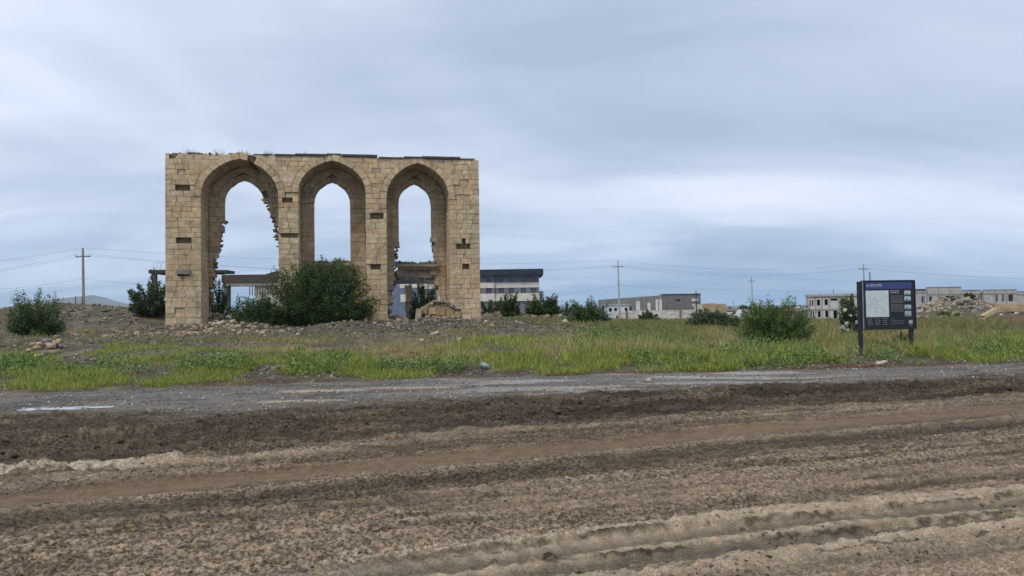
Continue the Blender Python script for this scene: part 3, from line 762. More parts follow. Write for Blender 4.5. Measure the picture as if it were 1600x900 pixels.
# projecting stub of a broken beam in the left pier
MB().box(-.36, .36, -.16, .3, -.13, .13, (0.22, 0.2, 0.17)).build('beam_stub', M_conc, ruin, loc=(fu(287, 425), -0.02, fz(287, 425)), rot=(0, .04, 0))
# grass growing on the wall head
n = 1500; B = np.stack([np.where(RNG.random(n) < 0.72, RNG.uniform(0.5, 8, n), RNG.uniform(0, W_R, n)), RNG.uniform(0.0, 1.5, n), np.full(n, ZT + .02)], -1)
keep = vnoise(B[:, 0] * 1.4, B[:, 0] * 0, 51) > 0.5; B = B[keep]; n = len(B)
D = unit(np.stack([RNG.normal(0, .35, n), RNG.normal(0, .35, n), np.ones(n)], -1)); S = unit(np.cross(D, rand_dirs(n)))
gr = kites('wall_head_grass', B, D, S, RNG.uniform(.15, .65, n) * RNG.random(n) ** .5, RNG.uniform(.012, .02, n), np.array((0.24, 0.21, 0.11)) * RNG.uniform(.6, 1.3, (n, 1)), M_grass, ruin, 0.15)
setp(gr, kind='stuff')

# ------------------------------------------------------------------ bushes and trees
def bush(name, label, cat, px0, px1, ytop, Y, zb, col, leaf=0.075, n=5000, twigs=90, spike=0.25, young=(1.7, 1.65, 1.1), dy=0.85, group=None, skirt=0.9, lean=0.0):
    """twigs rise from the foot and carry leaves; the crown is uneven with sprigs standing out of it"""
    n = int(n * 1.7); leaf *= 1.08
    pm = (px0 + px1) / 2; w = (px1 - px0) * Y / F; cx = xat(pm, Y); top = at(pm, ytop, Y).z; h = max(top - zb, 0.3)
    o = empty(name, (cx, Y, zb), 0, label, cat, group)
    r = np.array([w / 2, w / 2 * dy, h * 0.56]); c = np.array([lean * w, 0, h * 0.36])
    d = rand_dirs(twigs); d[:, 2] = np.abs(d[:, 2]) * 1.45 - 0.52 * skirt; d = unit(d)
    ld = RNG.normal(size=(7, 3)); ld[:, 2] = np.abs(ld[:, 2]); ld = unit(ld); la = RNG.uniform(.15, .42, 7)
    lob = 0.66 + 0.22 * RNG.random(twigs) + (la[None] * np.clip(d @ ld.T, 0, 1) ** 5).max(1)       # uneven lobes
    lob = np.minimum(lob, 1.12)
    end = c + d * r * lob[:, None]; end[:, 2] = np.maximum(end[:, 2], 0.05 * h)
    end[:, 2] += 1.3 * spike * h * RNG.random(twigs) ** 2.2 * (d[:, 2] > 0.15)
    sc_ = h / max(end[:, 2].max(), 1e-3); end[:, 2] *= sc_
    root = np.stack([RNG.normal(0, 0.07 * w, twigs), RNG.normal(0, 0.07 * w, twigs), np.zeros(twigs)], -1)
    k = RNG.integers(0, twigs, n); s = 0.28 + 0.74 * RNG.random(n) ** 0.75
    mid = root + (end - root) * np.array([0.55, 0.55, 0.40])
    e = end[k]; ro = root[k]; m = mid[k]; s1 = s[:, None]
    P = ro * (1 - s1) ** 2 + 2 * m * s1 * (1 - s1) + e * s1 ** 2
    P = P + RNG.normal(0, 1, (n, 3)) * (0.045 * w * (1.15 - 0.75 * s1)) * np.array([1, 1, 0.8])
    P[:, 2] = np.maximum(P[:, 2], 0.01)
    D = unit(0.55 * unit(e - ro) + rand_dirs(n) * 0.9 + np.array([0, 0, 0.1])); S = unit(np.cross(D, rand_dirs(n)))
    tone = RNG.uniform(0.65, 1.3, (n, 1)) * (0.85 + 0.3 * RNG.random(twigs)[k][:, None])
    C = np.array(col) * tone; yv = ((s > 0.9) & (RNG.random(n) < 0.5))[:, None]
    C = np.where(yv, C * np.array(young), C)
    kites('foliage', P, D, S, leaf * RNG.uniform(0.7, 1.5, n), leaf * 0.55 * RNG.uniform(0.7, 1.3, n), C, M_leaf, o)
    mb = MB()
    for i in range(0, twigs, max(1, twigs // 34)):
        pts = [root[i] - np.array([0, 0, 0.1]), (root[i] + mid[i]) / 2 + RNG.normal(0, .01 * w, 3), mid[i] * 0.5 + end[i] * 0.5, end[i] * 0.97]
        mb.tube(pts, [0.014 * w ** 0.5 + .006, 0.011 * w ** 0.5 + .004, 0.007, 0.003], 4)
    mb.build('stems', M_bark, o)
    return o
def gb(px, Y): return gz1(xat(px, Y), Y) - 0.03
DK = (0.052, 0.088, 0.027); MG = (0.075, 0.118, 0.033); FG = (0.058, 0.088, 0.042)
def B(label, px0, px1, ytop, Y, col=DK, **k):
    bush(k.pop('name', 'bush'), label, k.pop('cat', 'bush'), px0, px1, ytop, Y, gb((px0 + px1) / 2, Y), col, **k)
B('dark green spiky bush beside the tan stone heap at far left', 12, 106, 450, 37, n=9000, twigs=150, spike=0.35, leaf=.07)
B('loose fig bush growing behind the left pier of the ruin', 200, 268, 424, 51.5, FG, n=3800, leaf=.15, twigs=60, spike=.3)
B('climbing shrub in the broken left side of the left arch', 326, 358, 428, 49.5, DK, n=2600, leaf=.1, twigs=40)
bush('tree', 'large dark green bushy tree hiding the foot of the middle arch', 'tree', 414, 582, 403, 43.4, gb(500, 43.4) - .1, (.046, .078, .024), leaf=.10, n=32000, twigs=330, spike=.13, dy=.60)
B('low dark shrub under the left arch beside the large bushy tree', 352, 446, 460, 42.2, DK, n=9000, twigs=130, leaf=.085, spike=.2, dy=.6)
B('leafy shrub growing in the doorway of the right arch', 636, 692, 436, 50.8, DK, n=7000, twigs=80, leaf=.1)
B('light green low shrub touching the right end of the ruin', 750, 786, 468, 66, (.05, .085, .028), n=2400, twigs=40, leaf=.11)
B('narrow upright bush in front of the pale office block', 779, 814, 456, 60, n=4200, twigs=60, leaf=.1, spike=.5)
B('wide dark bush just right of the narrow upright one', 816, 882, 456, 61, n=7500, twigs=100, leaf=.1, spike=.4)
B('spreading bush with a pale boulder at its left foot', 876, 955, 464, 52, n=6500, twigs=90, leaf=.1, spike=.5)
B('small round bush in front of the white block wall', 997, 1029, 484, 78, n=2400, twigs=36, leaf=.12)
B('sprawling leafy bush below the small tan building', 1072, 1160, 484, 46, FG, n=6500, twigs=80, leaf=.11, spike=.2)
B('large full dark green bush in the grass left of the sign', 1152, 1264, 464, 29, MG, n=16000, twigs=230, leaf=.058, spike=.30)
B('small dark shrub seen under the sign board', 1392, 1420, 518, 27.5, n=1300, twigs=26, leaf=.045)
B('low green shrub at the left edge of the rubble pile', 1462, 1500, 487, 70, MG, n=1600, twigs=26, leaf=.1)
B('green shrub growing on top of the rubble pile', 1505, 1524, 458, 74, DK, n=1300, twigs=24, leaf=.12)
B('low dark shrub growing over the far left of the rubble pile top', 1466, 1505, 466, 73.5, DK, n=1600, twigs=26, leaf=.12)
# oleander with white flower heads
ol = bush('oleander', 'tall shrub with white flower clusters behind the sign', 'shrub', 1312, 1344, 463, 33, gb(1330, 33), (0.075, 0.115, 0.06), leaf=.10, n=2600, twigs=40, spike=.3)
fl = MB()
for k in range(13):
    cx, cy, cz = random.uniform(-.42, .42), random.uniform(-.45, .0), random.uniform(.35, 1.25)
    if k < 5: cx, cz = -.30 + random.uniform(-.12, .1), random.uniform(.3, .62)
    for _ in range(26):
        d = Vector(RNG.normal(size=3)).normalized(); p = Vector((cx, cy, cz)) + d * random.uniform(.03, .11)
        q = d.orthogonal().normalized() * .035; w_ = d.cross(q)
        fl.add([p - q, p + w_, p + q, p - w_], [(0, 1, 2, 3)], np.array((.72, .73, .68)) * random.uniform(.75, 1.05))
fl.build('flowers', M_leaf, ol)

# ------------------------------------------------------------------ grass and weeds
ZN = {  # kind: (cx, cy, rx, ry, density) in the photograph's layout of the verge
 'green': [(60, 592, 130, 15, .9), (30, 565, 60, 12, .6), (185, 552, 42, 14, .9), (238, 556, 46, 14, .9), (250, 598, 150, 9, 1), (400, 584, 120, 15, .9), (340, 560, 60, 16, .6),
           (520, 574, 70, 20, 1), (420, 556, 80, 10, .5), (620, 590, 120, 7, .8), (800, 556, 110, 24, .9), (760, 582, 90, 8, .8), (900, 562, 160, 26, 1.1), (1050, 572, 160, 18, 1.2), (1200, 572, 130, 20, 1.2),
           (1250, 555, 90, 14, .8), (1400, 566, 100, 13, 1), (1500, 556, 120, 16, 1), (1590, 545, 70, 22, 1), (1320, 548, 40, 25, .7), (1560, 560, 90, 9, .8)],
 'dry': [(300, 520, 260, 22, .08), (700, 520, 200, 18, .12), (640, 552, 90, 14, .8), (560, 545, 80, 12, .4), (1065, 553, 130, 7, 1), (1110, 534, 60, 12, .6), (1150, 536, 40, 10, .9), (470, 543, 90, 13, .6), (700, 560, 60, 14, .7), (880, 548, 100, 15, .35), (1300, 535, 70, 20, .5), (1460, 540, 80, 18, .45), (840, 500, 80, 4, .3), (150, 520, 100, 10, .25)],
 'olive': [(250, 525, 260, 25, .09), (650, 515, 260, 16, .10), (120, 500, 140, 12, .12), (1330, 525, 120, 22, .9), (1560, 520, 60, 20, .5), (1480, 522, 110, 22, .9), (1010, 512, 130, 12, .8), (1120, 520, 120, 14, .7), (1250, 512, 100, 10, .8), (870, 502, 120, 4, .3), (720, 498, 40, 6, .3), (1400, 505, 120, 8, .9), (60, 540, 80, 14, .4), (400, 530, 200, 12, .25), (1530, 540, 60, 16, .6)],
 'weed': [(90, 583, 120, 14, .5), (340, 574, 60, 12, .7), (500, 574, 60, 14, .7), (690, 580, 60, 7, .8), (955, 528, 100, 13, 1.1), (1010, 534, 70, 12, 1), (900, 530, 60, 16, .5), (1190, 552, 90, 12, .9), (1100, 568, 100, 14, .6), (1390, 560, 70, 14, .6), (1560, 550, 80, 14, .8), (600, 576, 50, 7, .7), (1250, 568, 60, 12, .5), (30, 575, 60, 12, .6)],
 'red': [(260, 600, 100, 4, 1), (420, 596, 120, 4, 1), (620, 598, 60, 4, .5), (900, 584, 90, 4, .6), (1290, 574, 110, 4, 1), (1450, 567, 100, 4, 1), (740, 560, 18, 12, .6), (1540, 563, 60, 4, .8)]}
def dens(kind, px, py, x, y):
    d = np.zeros(len(px))
    for cx, cy, rx, ry, a in ZN[kind]: d = np.maximum(d, a * np.clip(1.35 - np.hypot((px - cx) / rx, (py - cy) / ry), 0, 1))
    return d * sstep(0.40, 0.60, fbm(x * 0.8, y * 0.8, 4, 61 + len(kind)))
NC = 420000
cpx = RNG.uniform(-260, 1860, NC); cY = 15.5 * np.exp(RNG.random(NC) ** 1.25 * math.log(105 / 15.5))
cX = (cpx - 800) / F * cY; cZ = gz(cX, cY); ok = cY > yedge(cX) + 0.05
cpx, cY, cX, cZ = cpx[ok], cY[ok], cX[ok], cZ[ok]
CP = np.stack([cX, cY, cZ], -1); qx, qy = project(CP)
qx = np.clip(qx, 2, 1598)
area_w = (cY / 20.0)                                   # candidates thin out with distance as the clumps get larger
ruin_uv = (CP - np.array(R_O)); ru = ruin_uv @ np.array(EU); rv = ruin_uv @ np.array(EV)
clear = ~((ru > -0.2) & (ru < W_R + 0.2) & (rv > -0.1) & (rv < 3.2))
GREEN = np.array((0.315, 0.365, 0.085)); DRY = np.array((0.42, 0.365, 0.17)); OLIVE = np.array((0.220, 0.230, 0.090)); WEED = np.array((0.135, 0.205, 0.055)); RED = np.array((0.20, 0.085, 0.04))
def clumps(kind, acc):
    d = dens(kind, qx, qy, cX, cY); return np.nonzero((RNG.random(len(d)) < d * acc) & clear)[0]
def blades(name, label, kind, acc, per, hlo, hhi, width, base, spread, lean, cat, bend=0.12):
    idx = clumps(kind, acc); n = len(idx) * per; rep = np.repeat(idx, per)
    Y_ = cY[rep]; gs = (Y_ / 22.0) ** 0.6
    hn = 0.55 + 0.9 * fbm(cX[rep] * 0.8, cY[rep] * 0.8, 2, 71)
    P = CP[rep] + np.stack([RNG.normal(0, spread, n), RNG.normal(0, spread, n), np.full(n, -0.01)], -1) * np.stack([gs, gs, np.ones(n)], -1)
    D = unit(np.stack([RNG.normal(0, lean, n), RNG.normal(0, lean, n), np.ones(n)], -1)); S = unit(np.cross(D, rand_dirs(n)))
    L = RNG.uniform(hlo, hhi, n) * hn * (0.55 + 0.45 * sstep(600, 850, cpx[rep])); tone = RNG.uniform(.62, 1.35, (n, 1)) * RNG.uniform(.8, 1.2, (len(idx), 1)).repeat(per, 0)
    C = base * tone; yel = RNG.random(n) < 0.2; C[yel] = C[yel] * np.array((1.6, 1.15, 1.2)); dk = RNG.random(n) < .2; C[dk] *= np.array((.6, .75, .8))
    o = kites(name, P, D, S, L, width * gs * RNG.uniform(.7, 1.4, n), C, M_grass, None, bend)
    setp(o, label, cat, kind='stuff'); return len(idx)
c1 = blades('green_grass', 'bright green grass growing along the verge', 'green', .60, 8, .07, .36, .016, GREEN, .09, .42, 'grass')
c2 = blades('dry_grass', 'straw yellow dry grass among the green', 'dry', .32, 7, .15, .45, .012, DRY, .09, .35, 'grass')
c3 = blades('scrub_grass', 'dull olive scrub on the far verge', 'olive', .40, 7, .12, .5, .018, OLIVE, .16, .6, 'scrub')
c6 = blades('tall_stalks', 'tall dry seed stalks standing above the grass', 'dry', .10, 3, .4, .85, .010, DRY * .9, .12, .25, 'stalks')
c7 = blades('wild_stalks', 'tall green weed stalks standing above the grass', 'green', .035, 4, .35, .75, .014, WEED * 1.3, .12, .3, 'stalks')
c5 = blades('creeping_weed', 'rust red creeping weed at the road edge', 'red', .14, 8, .03, .10, .03, RED, .10, 1.4, 'weed', 0.0)
def weeds(acc, per):
    idx = clumps('weed', acc); n = len(idx) * per; rep = np.repeat(idx, per)
    hh = (RNG.uniform(.10, .42, len(idx)) * (0.6 + 0.8 * fbm(cX[idx] * .7, cY[idx] * .7, 2, 72)))[np.repeat(np.arange(len(idx)), per)]
    t = RNG.random(n); P = CP[rep] + np.stack([RNG.normal(0, .10, n), RNG.normal(0, .10, n), t * hh], -1)
    D = unit(rand_dirs(n) + np.array([0, 0, .35])); S = unit(np.cross(D, rand_dirs(n)))
    C = WEED * RNG.uniform(.6, 1.4, (n, 1)) * RNG.uniform(.8, 1.3, (len(idx), 1)).repeat(per, 0)
    setp(kites('leafy_weeds', P, D, S, RNG.uniform(.05, .13, n), RNG.uniform(.025, .06, n), C, M_leaf), 'dark broad leaved weeds in low clumps on the verge', 'weeds', kind='stuff')
    return len(idx)
c4 = weeds(.20, 12)
print('clumps', c1, c2, c3, c4, c5)

# ------------------------------------------------------------------ rubble and gravel
def rubble(name, label, n, zones, rlo, rhi, cols, template='ico', flat=0.7, powr=3.0, cat='rubble', fn=None):
    """zones: (px, Y, spread along x, spread in depth, weight)"""
    w = np.array([z[4] for z in zones], float); k = RNG.choice(len(zones), n, p=w / w.sum())
    Z = np.array([((xat(z[0], z[1]), z[1]) if z[1] < 200 else hit(z[0], z[1])[:2]) + (z[2], z[3]) for z in zones])[k]
    X = Z[:, 0] + Z[:, 2] * RNG.normal(0, 1, n); Yv = Z[:, 1] + Z[:, 3] * RNG.normal(0, 1, n)
    ok = Yv > yedge(X) + 0.1; X, Yv = X[ok], Yv[ok]; n = len(X)
    q = np.stack([X, Yv, X * 0], -1) - np.array(R_O); u_ = q @ np.array(EU); v_ = q @ np.array(EV)
    R = rlo + (rhi - rlo) * RNG.random(n) ** powr
    R = R * np.clip(Yv / 42, .38, 1.3)
    P = np.stack([X, Yv, gz(X, Yv) + R * 0.25], -1)
    cc = np.array(cols)[RNG.integers(0, len(cols), n)] * RNG.uniform(.55, 1.3, (n, 1))
    return setp(stones(name, P, R, cc, M_stone, None, template, flat), label, cat, kind='stuff')
rc = [(.135, .115, .095), (.115, .097, .08), (.17, .148, .122), (.08, .068, .056), (.36, .32, .27), (.28, .25, .21)]
rubble('verge_rubble', 'broken grey brown stone rubble over the bare ground by the ruin', 30000,
       [(290, 40.5, 3.2, 1.7, 3), (360, 41, 2.4, 1.4, 2), (540, 36.5, 2.3, 1.5, 3), (640, 40, 3, 1.8, 3), (700, 41, 2.2, 1.5, 2), (830, 39, 4.5, 1.4, 4), (450, 38, 6, 2.2, 2.5),
        (140, 55, 8, 3.5, 3), (215, 50, 5, 3, 2), (115, 582, 1.3, .5, 1.6), (130, 568, 1.6, .6, 1.4), (60, 560, 1.6, .7, .8), (640, 583, 2.6, .35, 1.6), (440, 585, 1.8, .4, .8), (200, 540, 4, 1.5, 1.5), (1330, 573, 2.2, .2, .9), (1470, 567, 2.2, .2, .7), (820, 61, 5, 2.5, 2), (200, 34, 6, 3, 2), (600, 31, 5, 2.5, 1.2)],
       .012, .14, rc, 'oct', .65, 7.0)
rubble('block_rubble', 'angular tan building rubble heaped at the foot of the ruin', 2600,
       [(300, 522, 2.2, 1.2, 6), (350, 510, 1.0, .8, 2), (115, 582, 1.0, .35, .5), (345, 45.5, .9, 1.4, 3), (612, 46.0, .8, 1.2, 3), (335, 47.5, .6, .8, 2), (660, 43, 1.6, 1, 1.5), (820, 62, 5, 2, 1.6), (460, 46, 4, 1, 1), (725, 44, 1.2, 1, .8)],
       .03, .19, [(.30, .225, .145), (.22, .165, .11), (.36, .30, .23), (.15, .12, .09)], 'cube', .75, 3.2)
# gravel of the road shoulder and clods of the muddy part
def roadbits(name, label, n, test, rlo, rhi, cols, powr, cat):
    Yv = 4.0 * np.exp(RNG.random(n) * math.log(21.5 / 4.0)); X = RNG.uniform(-.74, .74, n) * Yv
    h, _ = road(X, Yv); ok = test(X, Yv) & (Yv < yedge(X) + .25); X, Yv, h = X[ok], Yv[ok], h[ok]; n = len(X)
    R = rlo + (rhi - rlo) * RNG.random(n) ** powr
    P = np.stack([X, Yv, h + R * 0.2], -1); cc = np.array(cols)[RNG.integers(0, len(cols), n)] * RNG.uniform(.7, 1.25, (n, 1))
    return setp(stones(name, P, R, cc, M_stone, None, 'oct', .7, .3), label, cat, kind='stuff')
roadbits('shoulder_gravel', 'grey and white gravel strewn over the road shoulder', 42000, lambda x, y: (L_gravel(x, y) > -0.1 + 1.2 * (vnoise(x * 2, y * 2, 81) - .5)), .006, .035,
         [(.26, .245, .225), (.17, .158, .145), (.44, .42, .39), (.12, .11, .10)], 4.0, 'gravel')
roadbits('rut_clods', 'dark wet clods thrown up along the far wheel ruts', 26000, lambda x, y: (np.minimum(np.abs(L_far1(x, y) - .2), np.abs(L_far2(x, y) - .2)) < .28 * vnoise(x * 3, y * 3, 83) + .05), .008, .055,
         [(.075, .056, .04), (.05, .037, .027), (.12, .09, .065)], 4.0, 'mud')
roadbits('mud_clods', 'small brown mud clods scattered over the dirt road', 45000, lambda x, y: (L_gravel(x, y) < 0.1) & (np.abs(L_tan(x, y)) > .3) & (fbm(x * 1.5, y * 2.5, 3, 82) > .52), .003, .020,
         [(.13, .10, .072), (.10, .075, .055), (.20, .16, .12)], 6, 'mud')

# ------------------------------------------------------------------ loose stones one can pick out
def loose(label, px, py, wpx, col, Y=None, name='stone', cat='stone', sx=1.3, sz=0.7, on_road=False, variant=0):
    if on_road:
        p = on_plane(px, py); z = rz1(p.x, p.y); Y = p.y; x = p.x
    else: x, Y, z = hit(px, py)
    r = 1.35 * wpx * Y / F / 2 / sx
    setp(stone_obj(name, (x, Y, z + r * sz * (0.35 if on_road else 0.6)), r, col, None, sx, sz, variant), label, cat)
loose('round pale stone lying alone on the grey gravel shoulder', 1013, 597, 11, (.42, .37, .29), on_road=True, sz=.8)
loose('flat dark grey stone on the gravel at the right', 1522, 580, 15, (.15, .15, .15), on_road=True, sz=.5, variant=2)
loose('broken grey rock half in the grass above the flat dark stone', 1548, 567, 16, (.22, .22, .21), on_road=True, sz=.5, variant=4)
loose('dark clod of mud in the near tyre track', 860, 865, 26, (.045, .036, .028), on_road=True, name='mud_clod', cat='mud clod', sz=.45, variant=6)
loose('pale boulder at the left foot of the spreading bush', 882, 507, 12, (.44, .38, .29), 44, sz=.85)
loose('white stone on the dark earth bank right of the ruin', 768, 510, 7, (.48, .45, .40), 41, variant=2)
loose('cream stone lying in the grass below the fallen masonry', 717, 533, 11, (.46, .38, .27), 33, variant=4)
loose('square cream stone left of the other one in the rubble', 659, 534, 9, (.42, .34, .24), 33.5, variant=1)
loose('pale stone on the bank near the fallen masonry', 680, 524, 11, (.45, .38, .28), 35.5, variant=3)
loose('white stone at the road edge below the sign', 1378, 569, 14, (.46, .41, .34), 20.6, variant=3, sz=.45)
loose('cream block lying before the left arch', 348, 507, 11, (.40, .31, .20), 42.5, variant=1)
loose('cream stone right of the block before the left arch', 371, 513, 9, (.42, .34, .24), 41.5, variant=3)
# plastic bag
bg_ = on_plane(757, 580); bx, by, _ = hit(757, 577)
me = np_mesh('bag', ICO_V * (1 + .3 * RNG.uniform(-1, 1, (12, 1))), ICO_F, np.array((.30, .37, .40)))
o = link('plastic_bag', me, M_paint, None, (bx, by, gz1(bx, by) + .07), (0.2, .3, 1.0), (.22, .16, .11)); setp(o, 'pale blue plastic bag lying in the verge grass', 'bag')
sm = o.modifiers.new('sub', 'SUBSURF'); sm.levels = sm.render_levels = 2
# heap of tan stones at the left
hx_, hy_, hz_ = hit(75, 545)
hp = empty('stone_heap', (hx_, hy_, hz_), 0, 'heap of large tan stones below the dark bush at far left', 'stones')
for px, py, w, up_ in ((46, 550, 15, 0), (58, 546, 16, 0), (64, 546, 15, .12), (75, 547, 16, .22), (80, 548, 18, .1), (88, 546, 15, .16), (95, 545, 13, .02), (70, 556, 13, 0), (102, 544, 10, 0), (52, 543, 12, .05), (60, 560, 18, 0), (85, 553, 14, 0), (77, 541, 20, .05), (92, 539, 15, .08)):
    x, Y, z = hit(px, py); r = w * Y / F / 2 / 1.15
    stone_obj('stone', (x, Y, z + r * .35 + up_), r, TAN if random.random() < .75 else GREY, hp, 1.25, .75)
# fallen lump of masonry in front of the right arch
fm = empty('fallen_masonry', (xat(688, 42.5), 42.5, gz1(xat(688, 42.5), 42.5) + .30), -.08, 'fallen lump of coursed tan masonry before the right arch', 'masonry')
V = ICO_V.copy(); cm = MB()
cm.add([(-1.05, -.55, -.3), (1.15, -.5, -.3), (1.2, .7, -.3), (-1.0, .7, -.3), (-1.0, -.45, .55), (.95, -.4, .35), (1.0, .6, .4), (-.85, .6, .75), (-.3, .0, 1.0), (.35, .1, .92)],
       [(0, 1, 5, 4), (1, 2, 6, 5), (2, 3, 7, 6), (3, 0, 4, 7), (4, 5, 9, 8), (5, 6, 9), (6, 7, 8, 9), (7, 4, 8), (0, 3, 2, 1)])
cm.build('rubble_core', M_core, fm)
for (x0, x1, z0, z1, y) in ((-.55, -.12, .18, .52, -.72), (-.1, .38, .12, .46, -.70), (-.98, -.6, .2, .58, -.68), (.42, .85, .05, .38, -.66), (.87, 1.2, .0, .3, -.6), (-.35, .1, -.22, .14, -.66),
                            (.12, .62, -.25, .08, -.68), (.64, 1.15, -.3, .0, -.62), (-.7, -.4, -.25, .15, -.75)):
    block_q = MB(); c = random.uniform(.85, 1.15)
    j = lambda: random.uniform(-.02, .02)
    block_q.add([(x0 + j(), y, z0 + j()), (x1 + j(), y + j(), z0), (x1, y + .4, z0), (x0, y + .4, z0), (x0 + j(), y + j(), z1), (x1 + j(), y, z1 + j()), (x1, y + .4, z1), (x0, y + .4, z1)],
                [(0, 3, 2, 1), (4, 5, 6, 7), (0, 1, 5, 4), (1, 2, 6, 5), (2, 3, 7, 6), (3, 0, 4, 7)], (.37 * c, .265 * c, .15 * c)).build('stone_block', M_block, fm)
MB().add([(-1.25, -.95, -.25), (-.92, -1.0, -.25), (-.9, -.7, -.25), (-1.2, -.65, -.25), (-1.16, -.92, .5), (-.86, -.95, .42), (-.84, -.68, .42), (-1.12, -.64, .5)],
         [(0, 3, 2, 1), (4, 5, 6, 7), (0, 1, 5, 4), (1, 2, 6, 5), (2, 3, 7, 6), (3, 0, 4, 7)], (.28, .235, .18)).build('upright_stone', M_block, fm)
n = 420; a = RNG.uniform(-1, 1.05, n); b = RNG.uniform(-.4, .6, n); P = np.stack([a, b, .98 - .5 * np.abs(a + .0) ** 1.6 - .25 * np.abs(b) - .03], -1); R = .03 + .09 * RNG.random(n) ** 2.5
setp(stones('mortar_rubble', P, R, np.array(rc)[RNG.integers(0, 6, n)] * RNG.uniform(.7, 1.3, (n, 1)), M_stone, fm, 'ico'), kind='stuff')
# puddle on the shoulder
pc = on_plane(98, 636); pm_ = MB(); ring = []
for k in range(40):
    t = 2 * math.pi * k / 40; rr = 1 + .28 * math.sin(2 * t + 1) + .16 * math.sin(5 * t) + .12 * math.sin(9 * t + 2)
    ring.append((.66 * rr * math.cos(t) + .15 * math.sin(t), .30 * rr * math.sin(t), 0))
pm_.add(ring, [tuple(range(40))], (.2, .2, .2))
M_water = material('puddle_water', 0.02, color=(.38, .36, .33), spec=0.8)  # pale base colour paints in the bright sky the water reflects
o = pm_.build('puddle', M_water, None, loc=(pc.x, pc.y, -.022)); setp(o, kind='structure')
for i in range(6): pass

# ------------------------------------------------------------------ information sign
sgY = 23.0; pL = at(1346.5, 556, sgY); SX0 = pL.x
SW = 1.61; sgn = empty('information_sign', (SX0, sgY, gz1(SX0, sgY)), math.radians(6), 'dark blue information board on two posts with pale map panel', 'sign')
zb_ = at(1342, 514, sgY).z - sgn.location.z; zt_ = at(1341, 440, sgY).z - sgn.location.z
NAVY = (.016, .019, .030); BLUE = (.045, .062, .185)
for x0 in (-.05, SW - .04): MB().box(x0, x0 + .105, 0, .09, -.15, zb_ if x0 > 0 else zt_, (.02, .024, .034)).build('post', M_paint, sgn)
bd = MB().box(.0585, SW + .09, -.05, .05, zb_, zt_, NAVY).build('board', M_paint, sgn)
BX0, BX1 = .058, SW + .09; BW = BX1 - BX0; BH = zt_ - zb_
def bb(x): return BX0 + BW * x
def bz(y): return zt_ - BH * y
def panel(name, x0, x1, y0, y1, col, parent=bd, d=.0, mat=None):
    return MB().box(bb(x0), bb(x1), -.056 - d, -.0505 - d, bz(y1), bz(y0), col).build(name, mat or M_print, parent)
MB().box(.0555, BX0 + .014, -.056, -.02, zb_ - .01, zt_ + .005, (.26, .27, .29)).build('edge_strip', M_paint, bd)
MB().box(BX0 - .0, BX1 + .02, -.065, .06, zt_ + .001, zt_ + .03, (.012, .013, .018)).build('frame_rail', M_paint, bd)
MB().box(BX0 + .032, BX1 + .02, -.065, .06, zb_ - .03, zb_ - .001, (.012, .013, .018)).build('frame_rail', M_paint, bd)
MB().box(BX1 + .001, BX1 + .03, -.065, .06, zb_, zt_, (.012, .013, .018)).build('frame_rail', M_paint, bd)
panel('header_panel', .055, .945, .02, .165, BLUE)
em = MB(); cxe, cze = bb(.095), bz(.09)
vs = [(cxe + .036 * math.cos(k * math.pi / 8), -.0575, cze + .036 * math.sin(k * math.pi / 8)) for k in range(16)]
em.add(vs, [tuple(range(16))], (.50, .53, .66)); em.build('emblem', M_print, bd)
for k in range(8):
    t = k * math.pi / 4; e_ = MB(); e_.box(-.008, .008, -.0582, -.0578, .012, .028, (.12, .15, .33)); e_.build('emblem_ray', M_print, bd, loc=(cxe, 0, cze), rot=(0, t, 0))
def textline(x0, x1, y, hgt, col, seed, name='text_line', wordy=True):
    m = MB(); rr = random.Random(seed); x_ = x0
    while x_ < x1 - .006:
        w_ = min(rr.uniform(.018, .055) if wordy else .03, x1 - x_)
        k = x_
        while k < x_ + w_ - .003:                               # letter-sized marks
            gh = hgt * rr.choice((.65, .65, .8, 1.0)); m.box(bb(k), bb(k + .0045), -.0592, -.0575, bz(y), bz(y) + gh * BH, col); k += .0065
        x_ += w_ + .010
    return m.build(name, M_print, bd)
textline(.135, .365, .088, .030, (.50, .53, .68), 1); textline(.135, .37, .120, .016, (.38, .41, .58), 2)
mp = panel('map_panel', .055, .495, .195, .755, (.52, .58, .60))
ml = MB()
rr = random.Random(4)
for k in range(26):                                             # faint streets drawn on the map
    x0, y0 = rr.uniform(.15, .40), rr.uniform(.33, .66); ang = rr.uniform(0, math.pi); L = rr.uniform(.03, .10)
    p = [(bb(x0 + L * t * math.cos(ang) + .012 * math.sin(5 * t)), -.0585, bz(y0 + L * t * math.sin(ang) * 1.2)) for t in np.linspace(-.5, .5, 5)]
    ml.tube(p, .003, 4, (.42, .49, .51))
ml.build('map_lines', M_print, mp)
textline(.53, .70, .215, .020, (.62, .62, .62), 5); textline(.53, .70, .255, .020, (.55, .55, .55), 6)
for k in range(7): textline(.535, .775, .315 + .024 * k, .011, (.30, .30, .30), 10 + k)
for k in range(7): textline(.535, .775, .50 + .024 * k, .011, (.30, .30, .30), 30 + k)
for k in range(4):
    for c0 in (.085, .225, .365): textline(c0, c0 + .095, .80 + .04 * k, .012, (.36, .36, .37), 50 + k * 3 + int(c0 * 100))
for k in range(4): textline(.53, .78 if k else .60, .80 + .035 * k, .010, (.26, .26, .27), 70 + k)
